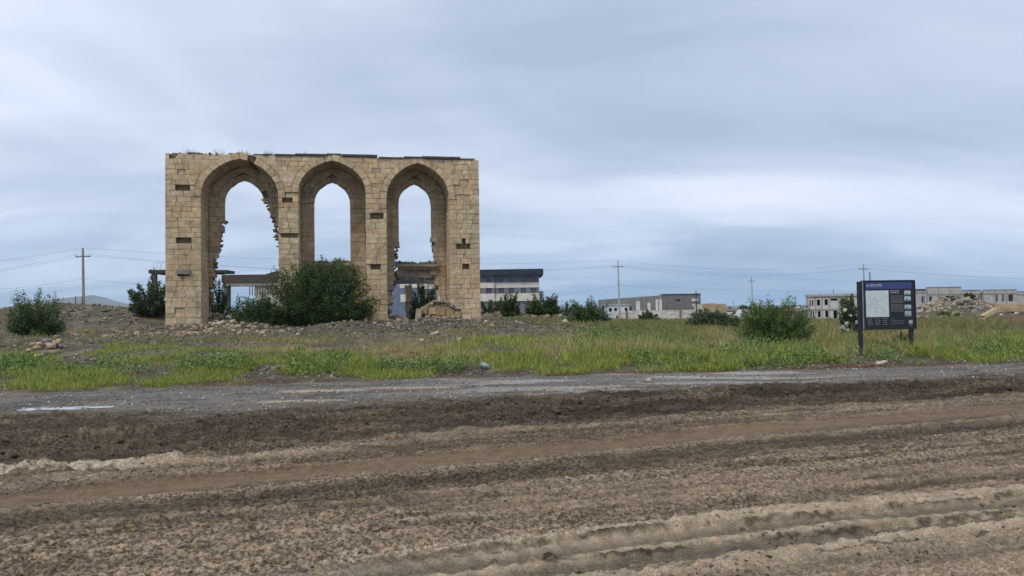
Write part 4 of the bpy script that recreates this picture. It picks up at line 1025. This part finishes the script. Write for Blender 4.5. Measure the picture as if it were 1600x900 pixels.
for (y0, y1, c) in ((.205, .305, (.42, .50, .55)), (.325, .43, (.36, .50, .60)), (.505, .605, (.36, .46, .53)), (.635, .755, (.30, .38, .43))):
    pp = panel('photo_panel', .80, .925, y0, y1, c)
    m = MB(); m.box(bb(.80), bb(.925), -.0592, -.0565, bz(y1), bz(y1 - .03), (.16, .18, .16)); m.box(bb(.83), bb(.86), -.0592, -.0565, bz(y1 - .032), bz(y1 - .055), (.2, .21, .2)); m.build('photo_detail', M_print, pp)
panel('photo_panel', .875, .945, .83, .91, (.30, .36, .45)); textline(.875, .945, .945, .010, (.4, .4, .42), 90)

# ------------------------------------------------------------------ far buildings
def open_wall(m, W, H, ops, th, col, y0=0.0):
    """wall W x H at y0..y0+th with rectangular openings ops = (x0, x1, z0, z1), cut out for real"""
    xs = sorted({0, W, *[o for q in ops for o in q[:2]]}); zs = sorted({0, H, *[o for q in ops for o in q[2:]]})
    for i in range(len(xs) - 1):
        run = None
        for j in range(len(zs) - 1):
            cx, cz = (xs[i] + xs[i + 1]) / 2, (zs[j] + zs[j + 1]) / 2
            solid = not any(a < cx < b and c < cz < d for a, b, c, d in ops)
            if solid and run is None: run = zs[j]
            if run is not None and (not solid or j == len(zs) - 2):
                m.box(xs[i], xs[i + 1], y0, y0 + th, run, zs[j + 1] if solid else zs[j], col); run = None
    return m
def place(px, Y): return xat(px, Y), Y
# pale office block with charcoal roof band
d_ = 165.0; X0, X1 = xat(598, d_), xat(843, d_); OW = X1 - X0; zg = -.2
ob = empty('office_block', (X0, d_, zg), 0.0, 'pale office block with dark roof band right behind the ruin', 'building')
zpx = lambda py, px=800: at(px, py, d_).z - zg
zr0, zr1 = zpx(430.5), zpx(421); zw = [(zpx(441.5), zr0), (zpx(458.5), zpx(449.5))]
WHT = (.60, .56, .50); GRY = (.17, .175, .20)
MB().box(-.5, OW + .9, -1.3, 14, zr0, zr1, (.030, .036, .055)).build('roof_band', M_wall, ob)
nb = 7; bw = OW / nb
for k in range(nb):
    x0, x1 = k * bw, (k + 1) * bw; yo = (0, -.5, .0)[k % 3] if k else 0
    left_blue = k == 0
    MB().box(x0 + .002, x1 - .002, yo, 12, zpx(449.5), zpx(441.5), WHT).build('white_band', M_wall, ob)
    MB().box(x0 + .002, x1 - .002, yo, 12, zpx(470.5), zpx(458.5), WHT).build('white_band', M_wall, ob)
    MB().box(x0 + .002, x1 - .002, yo + .3, 12, -1, zpx(470.5), GRY).build('ground_wall', M_wall, ob)
    for (z0, z1) in zw:
        ops = [(bw * .18, bw * .42, .12, z1 - z0 - .1), (bw * .62, bw * .88, .12, z1 - z0 - .1)]
        m = open_wall(MB(), bw - .004, z1 - z0 - .004, ops, .25, GRY, 0)
        m.build('window_band', M_wall, ob, loc=(x0 + .002, yo + .08, z0 + .002))
        for (a, b, c, d) in ops:
            wd = MB().box(a + .003, b - .003, .16, .2, c + .003, d - .003).build('window_pane', M_glass, ob, loc=(x0 + .002, yo + .08, z0 + .002))
            MB().box((a + b) / 2 - .04, (a + b) / 2 + .04, .12, .157, c + .005, d - .005, (.08, .08, .09)).build('mullion', M_paint, wd)
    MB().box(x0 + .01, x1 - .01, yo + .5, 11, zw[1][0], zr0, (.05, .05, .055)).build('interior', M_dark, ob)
for px0, px1, y0, y1, c in ((613, 652, 440, 484, (.14, .17, .24)), ):
    a, b = xat(px0, d_ - 3) - X0, xat(px1, d_ - 3) - X0
    sp = MB().box(a, b, -3, -.6, -1, at(630, 441, d_ - 3).z - zg, c).build('stair_wing', M_wall, ob)
    for qx0, qx1, q0, q1 in ((625, 639, 444, 450), (644, 656, 444, 450), (626, 634, 460, 472)):
        MB().box(xat(qx0, d_ - 3) - X0, min(xat(qx1, d_ - 3) - X0, b), -3.06, -3.002, at(630, q1, d_ - 3).z - zg, at(630, q0, d_ - 3).z - zg, WHT).build('white_panel', M_wall, sp)
# white slatted shed seen under the left arch
d_ = 74.0; X0 = xat(389, d_); sh = empty('slatted_shed', (X0, d_, gz1(X0, d_)), 0, 'white shed with dark upright slats seen under the left arch', 'shed')
SWd = xat(470, d_) - X0; zt2 = at(410, 446, d_).z - sh.location.z
MB().box(.5, SWd, .3, 4, -.3, zt2, (.62, .61, .57)).build('wall', M_wall, sh)
for k in range(20): MB().box(k * .255, k * .255 + .07, .1, .17, zt2 - .95, zt2 + .03, (.12, .08, .06)).build('slat', M_wall, sh)
MB().box(-.05, SWd, .08, .19, zt2 + .031, zt2 + .11, (.1, .08, .07)).build('slat_rail', M_wall, sh)
zr_ = at(425, 429, d_).z - sh.location.z; rx0 = xat(408, d_) - X0; rx1 = xat(470, d_) - X0
MB().add([(rx0, -.2, zr_ - .55), (rx1, -.2, zr_ - .55), (rx1, 4.2, zr_ - .55), (rx0, 4.2, zr_ - .55), (rx0, -.2, zr_ - .12), (rx1, -.2, zr_ + 1.0), (rx1, 4.2, zr_ + 1.0), (rx0, 4.2, zr_ - .12)],
         [(0, 3, 2, 1), (4, 5, 6, 7), (0, 1, 5, 4), (1, 2, 6, 5), (2, 3, 7, 6), (3, 0, 4, 7)], (.05, .055, .07)).build('roof', M_wall, sh)
for k in range(2): MB().box(rx0 + .3 + k * 3, rx0 + .5 + k * 3, .5, .7, zt2, zr_ - .552, (.2, .2, .2)).build('post', M_wall, sh)
# broken concrete canopy behind the ruin
d_ = 55.0; X0 = xat(232, d_); ca = empty('concrete_canopy', (X0, d_, gz1(X0, d_)), math.radians(4), 'broken grey concrete canopy running behind the left arch', 'ruin')
cx_ = lambda px: xat(px, d_) - X0
cz_ = lambda py, px=390: at(px, py, d_).z - ca.location.z
DKC = (.07, .06, .052)
MB().box(cx_(232), cx_(330), 0, 3.0, cz_(427, 245), cz_(421.5, 245), DKC).build('roof_slab', M_conc, ca)
MB().box(cx_(331), cx_(352), -.1, 2.0, cz_(426, 340), cz_(421.5, 340), DKC).build('roof_slab', M_conc, ca)
MB().box(cx_(344), cx_(447), -.05, .45, cz_(441), cz_(428.5), (.095, .08, .068)).build('beam', M_conc, ca)
MB().box(cx_(346), cx_(447), .0, 1.5, cz_(446), cz_(441) - .003, (.34, .32, .29)).build('soffit_slab', M_conc, ca)
for px in (236, 349, 444): MB().box(cx_(px), cx_(px) + .3, .1, .4, -.4, cz_(446) - .003 if px > 300 else cz_(427, 245) - .003, (.10, .09, .08)).build('column', M_conc, ca)
for px in (238, 243, 249):
    m = MB(); zc = cz_(421.5, 245); m.tube([(cx_(px), .3, zc - .05), (cx_(px) - .05, .3, zc + .35), (cx_(px) + .12, .28, zc + .6), (cx_(px) + .25, .28, zc + .45)], .010, 4, (.1, .07, .05)); m.build('rebar', M_wire, ca)
# broken pillar behind the doorway
d_ = 54; X0 = xat(640, d_); pl_ = empty('broken_pillar', (X0, d_, gz1(X0, d_)), 0, 'broken rubble stone pillar seen through the doorway of the right arch', 'pillar')
hh = at(638, 446, d_).z - pl_.location.z
for k in range(9): MB().box(-.26 + random.uniform(-.06, .06), .24 + random.uniform(-.08, .06), -.2, .2, k * hh / 9 + .004, (k + 1) * hh / 9 - .006, np.array((.27, .215, .15)) * random.uniform(.75, 1.2)).build('stone_block', M_block, pl_)
# long grey block building with white doors
d_ = 160.0; X0 = xat(945, d_); gbz = -1.05
gbd = empty('grey_block_building', (X0, d_, gbz), 0, 'long grey concrete block building with white doors behind the white wall', 'building')
lx = lambda px: xat(px, d_) - X0
lz = lambda py, px=1020: at(px, py, d_).z - gbz
GC = (.185, .18, .178)
xm = lx(1036)
m = MB(); ops1 = [(lx(987), lx(997), lz(484), lz(477.5))]
def skew_wall(name, x0, x1, y0, y1, h0, h1, col, dep):
    return MB().add([(x0, y0, -.5), (x1, y1, -.5), (x1, y1 + dep, -.5), (x0, y0 + dep, -.5), (x0, y0, h0), (x1, y1, h1), (x1, y1 + dep, h1), (x0, y0 + dep, h0)],
                    [(0, 3, 2, 1), (4, 5, 6, 7), (0, 1, 5, 4), (1, 2, 6, 5), (2, 3, 7, 6), (3, 0, 4, 7)], col).build(name, M_wall, gbd)
skew_wall('wing_wall', 0, xm - .005, 9, .4, lz(467.5, 945), lz(461.5), GC, 3)
m = open_wall(MB(), lx(1095) - xm, lz(460.5), [(lx(1056) - xm, lx(1063) - xm, lz(471.5), lz(468.5))], .3, (.155, .152, .152))
m.box(.01, lx(1095) - xm - .01, .301, 3, -.4, lz(461), (.10, .10, .10)); m.build('wall', M_wall, gbd, loc=(xm, 0, 0))
MB().box(xm - .15, lx(1095) + .1, -.15, 3.2, lz(460.5) + .002, lz(459.6), (.12, .12, .12)).build('parapet', M_wall, gbd)
def gy(px): return 9 + (.4 - 9) * min(1, (lx(px)) / xm)
for a, b, t, bt in ((998.5, 1007, 470, 485), (1014.5, 1019, 473, 485), (1026, 1030, 468, 485), (1031, 1035, 468, 485)):
    MB().box(lx(a), lx(b), gy(a) - .55, gy(a) - .2, lz(bt), lz(t), (.62, .62, .60)).build('white_door', M_wall, gbd)
MB().box(lx(987), lx(996), gy(987) - .5, gy(987) - .25, lz(484), lz(478), (.03, .03, .03)).build('doorway_shade', M_dark, gbd)  # dark box on the wall paints the shade of a doorway, none is cut
for a, b, t, bt in ((1080.5, 1091, 467.5, 472), (1081, 1086, 475.5, 480)):
    MB().box(lx(a), lx(b), -.2, -.003, lz(bt), lz(t), (.5, .49, .47)).build('white_panel', M_wall, gbd)
# blue and white site cabins
d_ = 154; X0 = xat(944, d_); sc_ = empty('site_cabin', (X0, d_, -.9), 0, 'pale blue and white cabin row left of the grey block building', 'cabin')
W2 = xat(983, d_) - X0; H2 = at(960, 477, d_).z + .9
open_wall(MB(), W2, H2, [(W2 * k - .3, W2 * k + .3, H2 - 1.3, H2 - .55) for k in (.25, .46, .88)], .15, (.50, .56, .60)).build('wall', M_wall, sc_)
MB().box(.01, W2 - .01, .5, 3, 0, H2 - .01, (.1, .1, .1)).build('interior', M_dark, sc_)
MB().box(-.2, W2 + .2, -.2, 3.2, H2 + .002, H2 + .12, (.55, .57, .58)).build('roof', M_wall, sc_)
MB().box(0, W2, -.06, -.003, .2, H2 - 1.5, (.40, .50, .58)).build('blue_panel', M_wall, sc_)
# white block wall with posts
d_ = 148; X0 = xat(955, d_); bwz = at(1020, 501, d_).z; bwl = empty('block_wall', (X0, d_, bwz), 0, 'low white block wall in front of the grey block building', 'wall')
W2 = xat(1092, d_) - X0; H2 = at(1020, 485, d_).z - bwz; nr = 6; bh = H2 / nr
shared = {}
for r_ in range(nr):
    x = -(.45 if r_ % 2 else 0)
    while x < W2:
        x0, x1 = max(x, 0), min(x + .9, W2); key = round(x1 - x0, 2); c = random.choice((0, 1, 2))
        if (key, c) not in shared:
            shared[(key, c)] = MB().box(.012, key - .012, 0, .24, .012, bh - .012, np.array((.56, .52, .48)) * (.86, 1, 1.08)[c]).mesh('block')
        link('block', shared[(key, c)], M_wall, bwl, (x0, random.uniform(-.02, .02), r_ * bh)); x += .9
MB().box(.0, W2, .05, .2, -.8, H2 - .02, (.20, .16, .13)).build('mortar_core', M_wall, bwl)
for px in (979, 1063): a = xat(px, d_) - X0; MB().box(a - .22, a + .22, -.06, .28, -.8, H2 + .05, (.22, .15, .12)).build('post', M_wall, bwl)
# small tan building
d_ = 120; X0 = xat(1094, d_); zz_ = -.6; tb = empty('tan_building', (X0, d_, zz_), 0, 'small roofless tan stone building with broken wall tops', 'building')
tx = lambda px: xat(px, d_) - X0
tz = lambda py, px=1110: at(px, py, d_).z - zz_
MB().box(0, tx(1097), -.1, 4, -.5, tz(476), (.50, .49, .46)).build('white_corner', M_wall, tb)
tw = MB(); xs = [tx(1097) + .003, tx(1107), tx(1112), tx(1119), tx(1125), tx(1131), tx(1135)]; hs = [475, 475.5, 474, 476, 476.5, 475]
for k in range(6): MB().box(xs[k], xs[k + 1] - .002, (k % 2) * .02, 4, -.5, tz(hs[k]), np.array((.36, .275, .18)) * (.9 + .05 * (k % 3))).build('wall_section', M_wall, tb)
# two-storey unfinished block house
d_ = 182.0; X0 = xat(1261, d_); hz = -2.0
uh = empty('unfinished_house', (X0, d_, hz), math.radians(-20), 'unfinished two-storey white block house left of the sign', 'building')
def ux(px):                                # along the turned facade
    ta = xat(px, 1.0); r_ = math.radians(-20); return (182.0 * ta - X0) / (math.cos(r_) - math.sin(r_) * ta)
uz = lambda py, px=1300: at(px, py, d_).z - hz
UW = ux(1352); f1, f2 = uz(484.0), uz(463.0)
up_ops = [(ux(1265), ux(1267), uz(478), uz(468.5)), (ux(1268.8), ux(1271), uz(478), uz(468.5)), (ux(1276.5), ux(1281.5), uz(477), uz(468)), (ux(1288.5), ux(1293.5), uz(476.5), uz(467.5)), (ux(1298), ux(1309), uz(470), uz(466.5)), (ux(1314.5), ux(1320), uz(475.5), uz(466)), (ux(1328), ux(1334), uz(475.5), uz(466))]
lo_ops = [(ux(1266), ux(1268), uz(500.5), uz(486.5)), (ux(1269.5), ux(1271.5), uz(500.5), uz(486)), (ux(1277.5), ux(1282), uz(495.5), uz(486)), (ux(1289), ux(1294), uz(495.5), uz(485.5)), (ux(1302), ux(1308), uz(500), uz(485.5)), (ux(1318), ux(1324), uz(497), uz(485.5))]
open_wall(MB(), UW, f2 - .002, up_ops + lo_ops, .3, (.47, .46, .44)).build('block_wall', M_wall, uh)
MB().box(0, UW, -.06, .3 - .01, f1 - .2, f1 + .25, (.24, .235, .23)).build('floor_beam', M_wall, uh)
MB().box(-.3, UW + .3, -.35, 9, f2, uz(459.3), (.36, .355, .34)).build('roof_slab', M_wall, uh)
for px in (1261.8, 1274, 1284.5, 1296, 1311, 1325, 1340): a = ux(px); MB().box(a - .16, a + .16, -.035, -.002, .0, f2 - .01, (.29, .285, .28)).build('column', M_wall, uh)
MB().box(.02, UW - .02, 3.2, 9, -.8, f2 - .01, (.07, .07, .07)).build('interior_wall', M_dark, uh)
for a in (0.0, UW - .3): MB().box(a + .005, a + .295, .301, 8.9, -.8, f2 - .01, (.42, .41, .39)).build('side_wall', M_wall, uh)
MB().box(.3, UW - .3, .31, 3.1, f1 - .15, f1 + .1, (.2, .2, .2)).build('floor_slab', M_wall, uh)
MB().tube([(ux(1303.5), 2, uz(460)), (ux(1303.5), 2, uz(452))], .07, 5, (.1, .1, .1)).build('roof_pole', M_wire, uh)
# long unfinished block building on the right
d_ = 150.0; X0 = xat(1425, d_); rbz = -.6
rb = empty('unfinished_blocks', (X0, d_, rbz), 0, 'long unfinished grey block building behind the rubble pile', 'building')
qx_ = lambda px: xat(px, d_) - X0
qz_ = lambda py, px=1500: at(px, py, d_).z - rbz + (px - 1500) * 0
def bay(name, a, b, ytop, ops, ybeam=None, yoff=0.0):
    pm = (a + b) / 2; z = lambda py: qz_(py, pm); w = qx_(b) - qx_(a)
    o = open_wall(MB(), w - .004, z(ytop), [(qx_(p) - qx_(a), qx_(q) - qx_(a), z(bt), z(t)) for p, q, t, bt in ops], .3, (.40, .385, .365)).build('wall_bay', M_wall, rb, loc=(qx_(a), yoff, 0))
    if ybeam: MB().box(0, w - .004, -.05, .29, z(ybeam + .9), z(ybeam - .9), (.23, .225, .22)).build('beam', M_wall, o)
    MB().box(0, w - .004, -.08, .4, z(ytop) + .002, z(ytop - .8), (.23, .225, .22)).build('coping', M_wall, o)
    for k in range(int(w / 2.3) + 1):
        c = min(max(k * 2.3, .12), w - .13); MB().box(c - .11, c + .11, -.03, -.002, 0, z(ytop) - .01, (.27, .26, .255)).build('column', M_wall, o)
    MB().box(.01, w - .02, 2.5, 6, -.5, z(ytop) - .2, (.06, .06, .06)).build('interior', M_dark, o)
bay('a', 1425, 1448, 454.5, [(1440, 1446, 463, 473)], 458)
bay('b', 1448.2, 1503, 449, [(1452, 1457, 463, 470), (1478, 1501, 462.2, 466)], 460)
bay('c', 1503.2, 1536, 453.5, [(1522, 1529, 461.5, 466), (1532, 1535, 461.5, 467)], 459.5, .6)
bay('d', 1536.2, 1589, 453, [(1556.5, 1560, 461, 471.5), (1566, 1569.5, 461, 471), (1576, 1584, 460.5, 471)], 459)
bay('e', 1589.2, 1680, 455, [(1610, 1616, 461, 471)], 459.5, .5)
# rubble pile right of the sign
pY = 74.0; px_, pz_ = xat(1492, pY), gz1(xat(1492, pY), pY); rpile = empty('rubble_pile', (px_, pY, 0), 0, 'big pile of pale stone rubble right of the sign', 'rubble')
for k in range(120):
    px = random.gauss(1490, 32); Y = pY - abs(random.gauss(0.6, 1.8)); px = min(max(px, 1430), 1552); x = xat(px, Y)
    r = random.uniform(.14, .40) * random.choice((.7, 1, 1)); stone_obj('stone', (x, Y, gz1(x, Y) + r * .3), r, random.choice(((.27, .21, .14), (.31, .27, .22), (.17, .16, .15), (.25, .19, .13), (.22, .19, .16))), rpile, random.uniform(1, 1.6), random.uniform(.5, .9), tilt=.6)
n = 1500; X = px_ + RNG.normal(0, 3.0, n); Yv = pY - 1.2 + RNG.normal(0, 1.8, n); R = .05 + .14 * RNG.random(n) ** 2
setp(stones('small_rubble', np.stack([X - px_, Yv - pY, gz(X, Yv) + R * .3], -1), R, np.array(rc)[RNG.integers(0, 6, n)] * RNG.uniform(.9, 1.5, (n, 1)), M_stone, rpile, 'cube', .8), kind='stuff')
# cream concrete stair flank at the right edge
sY = 50.0; X0 = xat(1538, sY); cs_ = empty('concrete_parapet', (X0, sY, gz1(X0, sY)), math.radians(-4), 'cream concrete stair parapet over the red earth heap', 'parapet')
sx_ = lambda px: xat(px, sY) - X0
sz_ = lambda py, px=1560: at(px, py, sY).z - cs_.location.z
CR = (.42, .33, .20)
MB().box(sx_(1559.5), sx_(1680), 0, .35, sz_(481), sz_(476), CR).build('upper_beam', M_conc, cs_)
MB().box(sx_(1558), sx_(1561.5), -.05, .4, sz_(487), sz_(475.2), CR).build('end_post', M_conc, cs_)
MB().box(sx_(1561.7), sx_(1680), -.03, .5, sz_(487), sz_(481) - .004, (.37, .285, .17)).build('lower_beam', M_conc, cs_)
MB().add([(sx_(1536), 0, sz_(493)), (sx_(1541), 0, sz_(496)), (sx_(1541), .5, sz_(496)), (sx_(1536), .5, sz_(493)), (sx_(1557), 0, sz_(481)), (sx_(1559), 0, sz_(487)), (sx_(1559), .5, sz_(487)), (sx_(1557), .5, sz_(481))],
         [(0, 1, 2, 3), (4, 7, 6, 5), (0, 4, 5, 1), (1, 5, 6, 2), (2, 6, 7, 3), (3, 7, 4, 0)], CR).build('sloping_flank', M_conc, cs_)
MB().box(sx_(1536), sx_(1540.5), .02, .48, sz_(506), sz_(495.5), CR).build('foot', M_conc, cs_)
# poles, wires
def pole(label, px, ytop, Y, hgt, col=(.30, .28, .26), arms=1, rad=.13):
    x = xat(px, Y); t = at(px, ytop, Y); x = t.x; zb_ = t.z - hgt
    o = empty('power_pole', (x, Y, zb_), 0, label, 'power pole', 'poles of the overhead line'); o.rotation_euler = (0, math.radians(-.7), 0)
    MB().tube([(0, 0, 0), (0, 0, hgt)], [rad * 1.25, rad * .75], 8, col).build('pole_shaft', M_wall, o)
    pts = [(0, 0, hgt + .05)]
    for k in range(arms):
        z = hgt - .95 - k * .9; MB().box(-.8, .8, -.06, .06, z, z + .1, (.12, .11, .10)).build('cross_arm', M_wire, o)
        for s_ in (-.72, .72):
            MB().tube([(s_, 0, z + .101), (s_, 0, z + .22), (s_, 0, z + .3)], [.04, .06, .03], 6, (.5, .5, .48)).build('insulator', M_wall, o); pts.append((s_, 0, z + .28))
    MB().tube([(0, 0, hgt + .001), (0, 0, hgt + .12)], [.05, .03], 6, (.5, .5, .48)).build('insulator', M_wall, o)
    M_ = Matrix.Translation(o.location) @ o.rotation_euler.to_matrix().to_4x4()
    return [M_ @ Vector(p) for p in pts]
pA = pole('tall grey power pole left of the ruin', 131, 388, 83, 9.0, (.27, .255, .245), 1, .15)
pB = pole('tall pale power pole in front of the grey block building', 966.5, 408, 120, 9.0, (.36, .345, .33))
pC = pole('power pole rising behind the large bush', 1175, 433, 175, 9.0, (.34, .32, .31), 1)
pD = pole('power pole rising behind the sign board', 1350, 413, 142, 9.0, (.30, .285, .275))
pE = pole('tiny distant power pole above the far trees', 1146, 469, 330, 9.0, (.30, .27, .26))
xD = xat(1359, 138); MB_ = MB().tube([(0, 0, -3.5), (0, 0, 0)], [.12, .09], 6, (.15, .14, .14)); o = MB_.build('steel_post', M_wall, None, loc=at(1359, 425, 138)); setp(o, 'thin dark post just right of the pole behind the sign', 'post'); MB_.v = []
o = MB().tube([(0, 0, -6.0), (0, 0, 0)], [.085, .075], 6, (.06, .055, .05)).build('steel_post', M_wall, None, loc=at(1087.5, 455, 110)); setp(o, 'thin dark steel post at the corner of the tan building', 'post')
for px, yt, lb in ((118, 463, 'short dark mast on the earth bank left of the pole'), (128.5, 464, 'thin mast on the earth bank beside the tall pole')):
    o = MB().tube([(0, 0, -2.2), (0, 0, 0)], [.05, .035], 5, (.08, .07, .065)).build('mast', M_wall, None, loc=at(px, yt, 60)); setp(o, lb, 'mast')
def wire(a, b, sag, label):
    a, b = Vector(a), Vector(b); n_ = 24; c = a.copy()
    pts = [a.lerp(b, t) - Vector((0, 0, 4 * sag * t * (1 - t))) - c for t in np.linspace(0, 1, n_ + 1)]
    o = MB().tube(pts, .0085, 4, (.1, .1, .1), False).build('overhead_wire', M_wire, None, loc=c); setp(o, label, 'wire', 'wires of the overhead line')
offl = at(-260, 428, 70)
for k, dz in ((0, 0), (1, -1.25), (2, -1.25)):
    wire(pA[k], offl + Vector((0, (k - 1) * .7 if k else 0, dz)), .5, ('top wire running left from the tall grey pole', 'second wire running left from the tall grey pole', 'third wire running left from the tall grey pole')[k])
    wire(pA[k], pB[k], (1.0, 1.5, 1.7)[k], ('top wire running behind the ruin', 'second wire running behind the ruin', 'third wire running behind the ruin')[k])
    wire(pB[k], pD[k], (1.2, 1.6, 1.3)[k], ('top wire between pale pole and sign', 'second wire between pale pole and sign', 'third wire between pale pole and sign')[k])
    wire(pD[k], at(1800, 425, 130) + Vector((0, k * .7, (0, -1.2, -1.2)[k])), .8, ('top wire leaving the sign to the right', 'second wire leaving the sign to the right', 'third wire leaving the sign to the right')[k])
wire(at(131.5, 436, 83), at(-260, 458, 70), .6, 'lowest cable running left from the tall grey pole'); wire(at(131.5, 436, 83), at(900, 470, 112), 1.0, 'lowest cable running right from the tall grey pole')
wire(at(967, 445, 120), at(700, 478, 150), .6, 'low cable dropping left from the pale pole'); wire(at(967, 445, 120), at(1800, 440, 150), 1.6, 'low cable running right from the pale pole past the sign')
wire(at(967, 445, 120), at(1175, 447, 175), .9, 'low cable from the pale pole to the pole behind the large bush')
# blue barrel before the block wall
bp = at(966, 500, 140); br = empty('blue_barrel', (bp.x, bp.y, bp.z - .3), 0, 'small blue barrel before the white block wall', 'barrel')
MB().tube([(0, 0, 0), (0, 0, .1), (0, 0, .5), (0, 0, .55), (0, 0, .95), (0, 0, 1.05)], [.36, .4, .4, .43, .4, .36], 12, (.03, .06, .22)).build('drum', M_paint, br)
MB().tube([(0, 0, 1.051), (0, 0, 1.1)], [.3, .28], 12, (.03, .05, .16)).build('lid', M_paint, br)
# distant houses and trees between the buildings
def house(px0, px1, yt, yb, Y, wc, rcx, label):
    x0 = xat(px0, Y); w = xat(px1, Y) - x0; z0 = at(px0, yb, Y).z - 1.5; h = at((px0 + px1) / 2, yt, Y).z - z0; e = h * .72
    o = empty('distant_house', (x0, Y, z0), 0, label, 'house', 'distant houses between the buildings')
    open_wall(MB(), w, e, [(w * .2, w * .35, e * .62, e * .85), (w * .6, w * .75, e * .62, e * .85)], .3, wc).build('wall', M_wall, o)
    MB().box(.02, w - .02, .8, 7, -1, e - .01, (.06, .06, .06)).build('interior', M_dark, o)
    MB().add([(-.5, -.5, e), (w + .5, -.5, e), (w + .5, 7.5, e), (-.5, 7.5, e), (w * .1, 3.5, h), (w * .9, 3.5, h)], [(0, 1, 5, 4), (2, 3, 4, 5), (1, 2, 5), (3, 0, 4), (0, 3, 2, 1)], rcx).build('roof', M_wall, o)
house(1134, 1150, 482, 489, 300, (.25, .18, .15), (.14, .12, .11), 'distant brown house beside the tiny distant pole')
house(1152, 1172, 483, 490, 310, (.34, .34, .34), (.19, .18, .17), 'distant grey house between bush and tiny pole')
house(1236, 1254, 481, 494, 260, (.30, .20, .14), (.20, .12, .09), 'distant reddish house left of the unfinished two-storey house')
house(1247, 1262, 479, 492, 275, (.28, .34, .48), (.36, .36, .36), 'distant pale blue house touching the unfinished two-storey house')
w1 = at(1145, 489, 230); o = empty('white_wall', (w1.x - 3, 230, w1.z - 1.2), 0, 'distant white wall with round tank below the far houses', 'wall'); MB().box(0, 6, 0, .3, 0, 1.5, (.6, .6, .6)).build('panel', M_wall, o); MB().tube([(4.8, -.6, 0), (4.8, -.6, 1.2), (4.8, -.6, 1.9), (4.8, -.6, 2.1)], [.9, .9, .6, .1], 10, (.6, .62, .64)).build('tank', M_wall, o)
tlabs = ['leftmost', 'second', 'third', 'fourth', 'fifth', 'sixth', 'seventh', 'eighth', 'ninth', 'tenth', 'eleventh', 'twelfth']
for k, (a, b, yt, Y) in enumerate(((1131, 1150, 480, 360), (1152, 1168, 477, 380), (1163, 1182, 478, 370), (1178, 1200, 475, 390), (1196, 1220, 476, 380), (1216, 1240, 475, 370), (1236, 1258, 477, 350))):
    zz_ = at((a + b) / 2, 490, Y).z - 1.5
    bush('distant_tree', tlabs[k] + ' of the dark trees on the skyline left of the unfinished house', 'tree', a, b, yt, Y, zz_, (.035, .05, .028), leaf=.6, n=1100, twigs=30, spike=.15, group='trees on the skyline')
for k, (a, b, yt, Y) in enumerate(((865, 900, 472, 340), (905, 945, 478, 360), (1096, 1130, 484, 300), (1590, 1640, 466, 300))):
    zz_ = at((a + b) / 2, 492, Y).z - 1.5
    bush('distant_tree', ('distant dark tree behind the spreading bush', 'distant tree line clump left of the grey block building', 'distant tree behind the small tan building', 'distant tree behind the far right building')[k], 'tree', a, b, yt, Y, zz_, (.035, .05, .028), leaf=.6, n=1100, twigs=30, spike=.15, group='trees on the skyline')
# hills on the horizon
hx = np.linspace(-9000, 9000, 220); hd = 5200.0
def hill(name, Yh, amp, seed, sc2):
    prof = amp * (0.25 + 0.75 * fbm(hx / 900 + seed, hx * 0, 4, 90 + int(seed)) ** 1.6)
    prof = prof * (0.25 + 0.75 * sstep(-800, -1800, hx)) + 95 * np.exp(-((hx - xat(145, Yh)) / 330) ** 2) * sc2
    V = []; nr_ = 12
    for j in range(nr_ + 1):
        t = j / nr_; s_ = math.sin(math.pi * min(t, 1) / 1.0 * .5) if t <= 1 else 1
        V.append(np.stack([hx, np.full_like(hx, Yh - 1400 * (1 - t)), -12 + (prof + 8) * (s_ ** 1.5) * (0.75 + 0.5 * fbm(hx / 260, hx * 0 + t * 4, 4, 95)) / 1.0], -1))
    V = np.concatenate(V)
    setp(link(name, np_mesh(name, V, grid_faces(nr_ + 1, len(hx)), None, True), M_hill), kind='structure')
hill('hills', 5200, 60, 1.0, 1.0)
# air: thin haze box
hb = MB().box(-9500, 9500, -60, 6400, -30, 190)
M_haze = bpy.data.materials.new('haze'); M_haze.use_nodes = True; t = M_haze.node_tree; t.nodes.clear()
pv = N(t, 'ShaderNodeVolumePrincipled'); pv.inputs['Color'].default_value = (.62, .82, 1.0, 1); pv.inputs['Density'].default_value = 1.2e-4; pv.inputs['Anisotropy'].default_value = 0.1
oo = N(t, 'ShaderNodeOutputMaterial'); t.links.new(pv.outputs[0], oo.inputs['Volume'])
setp(hb.build('haze', M_haze), kind='stuff')
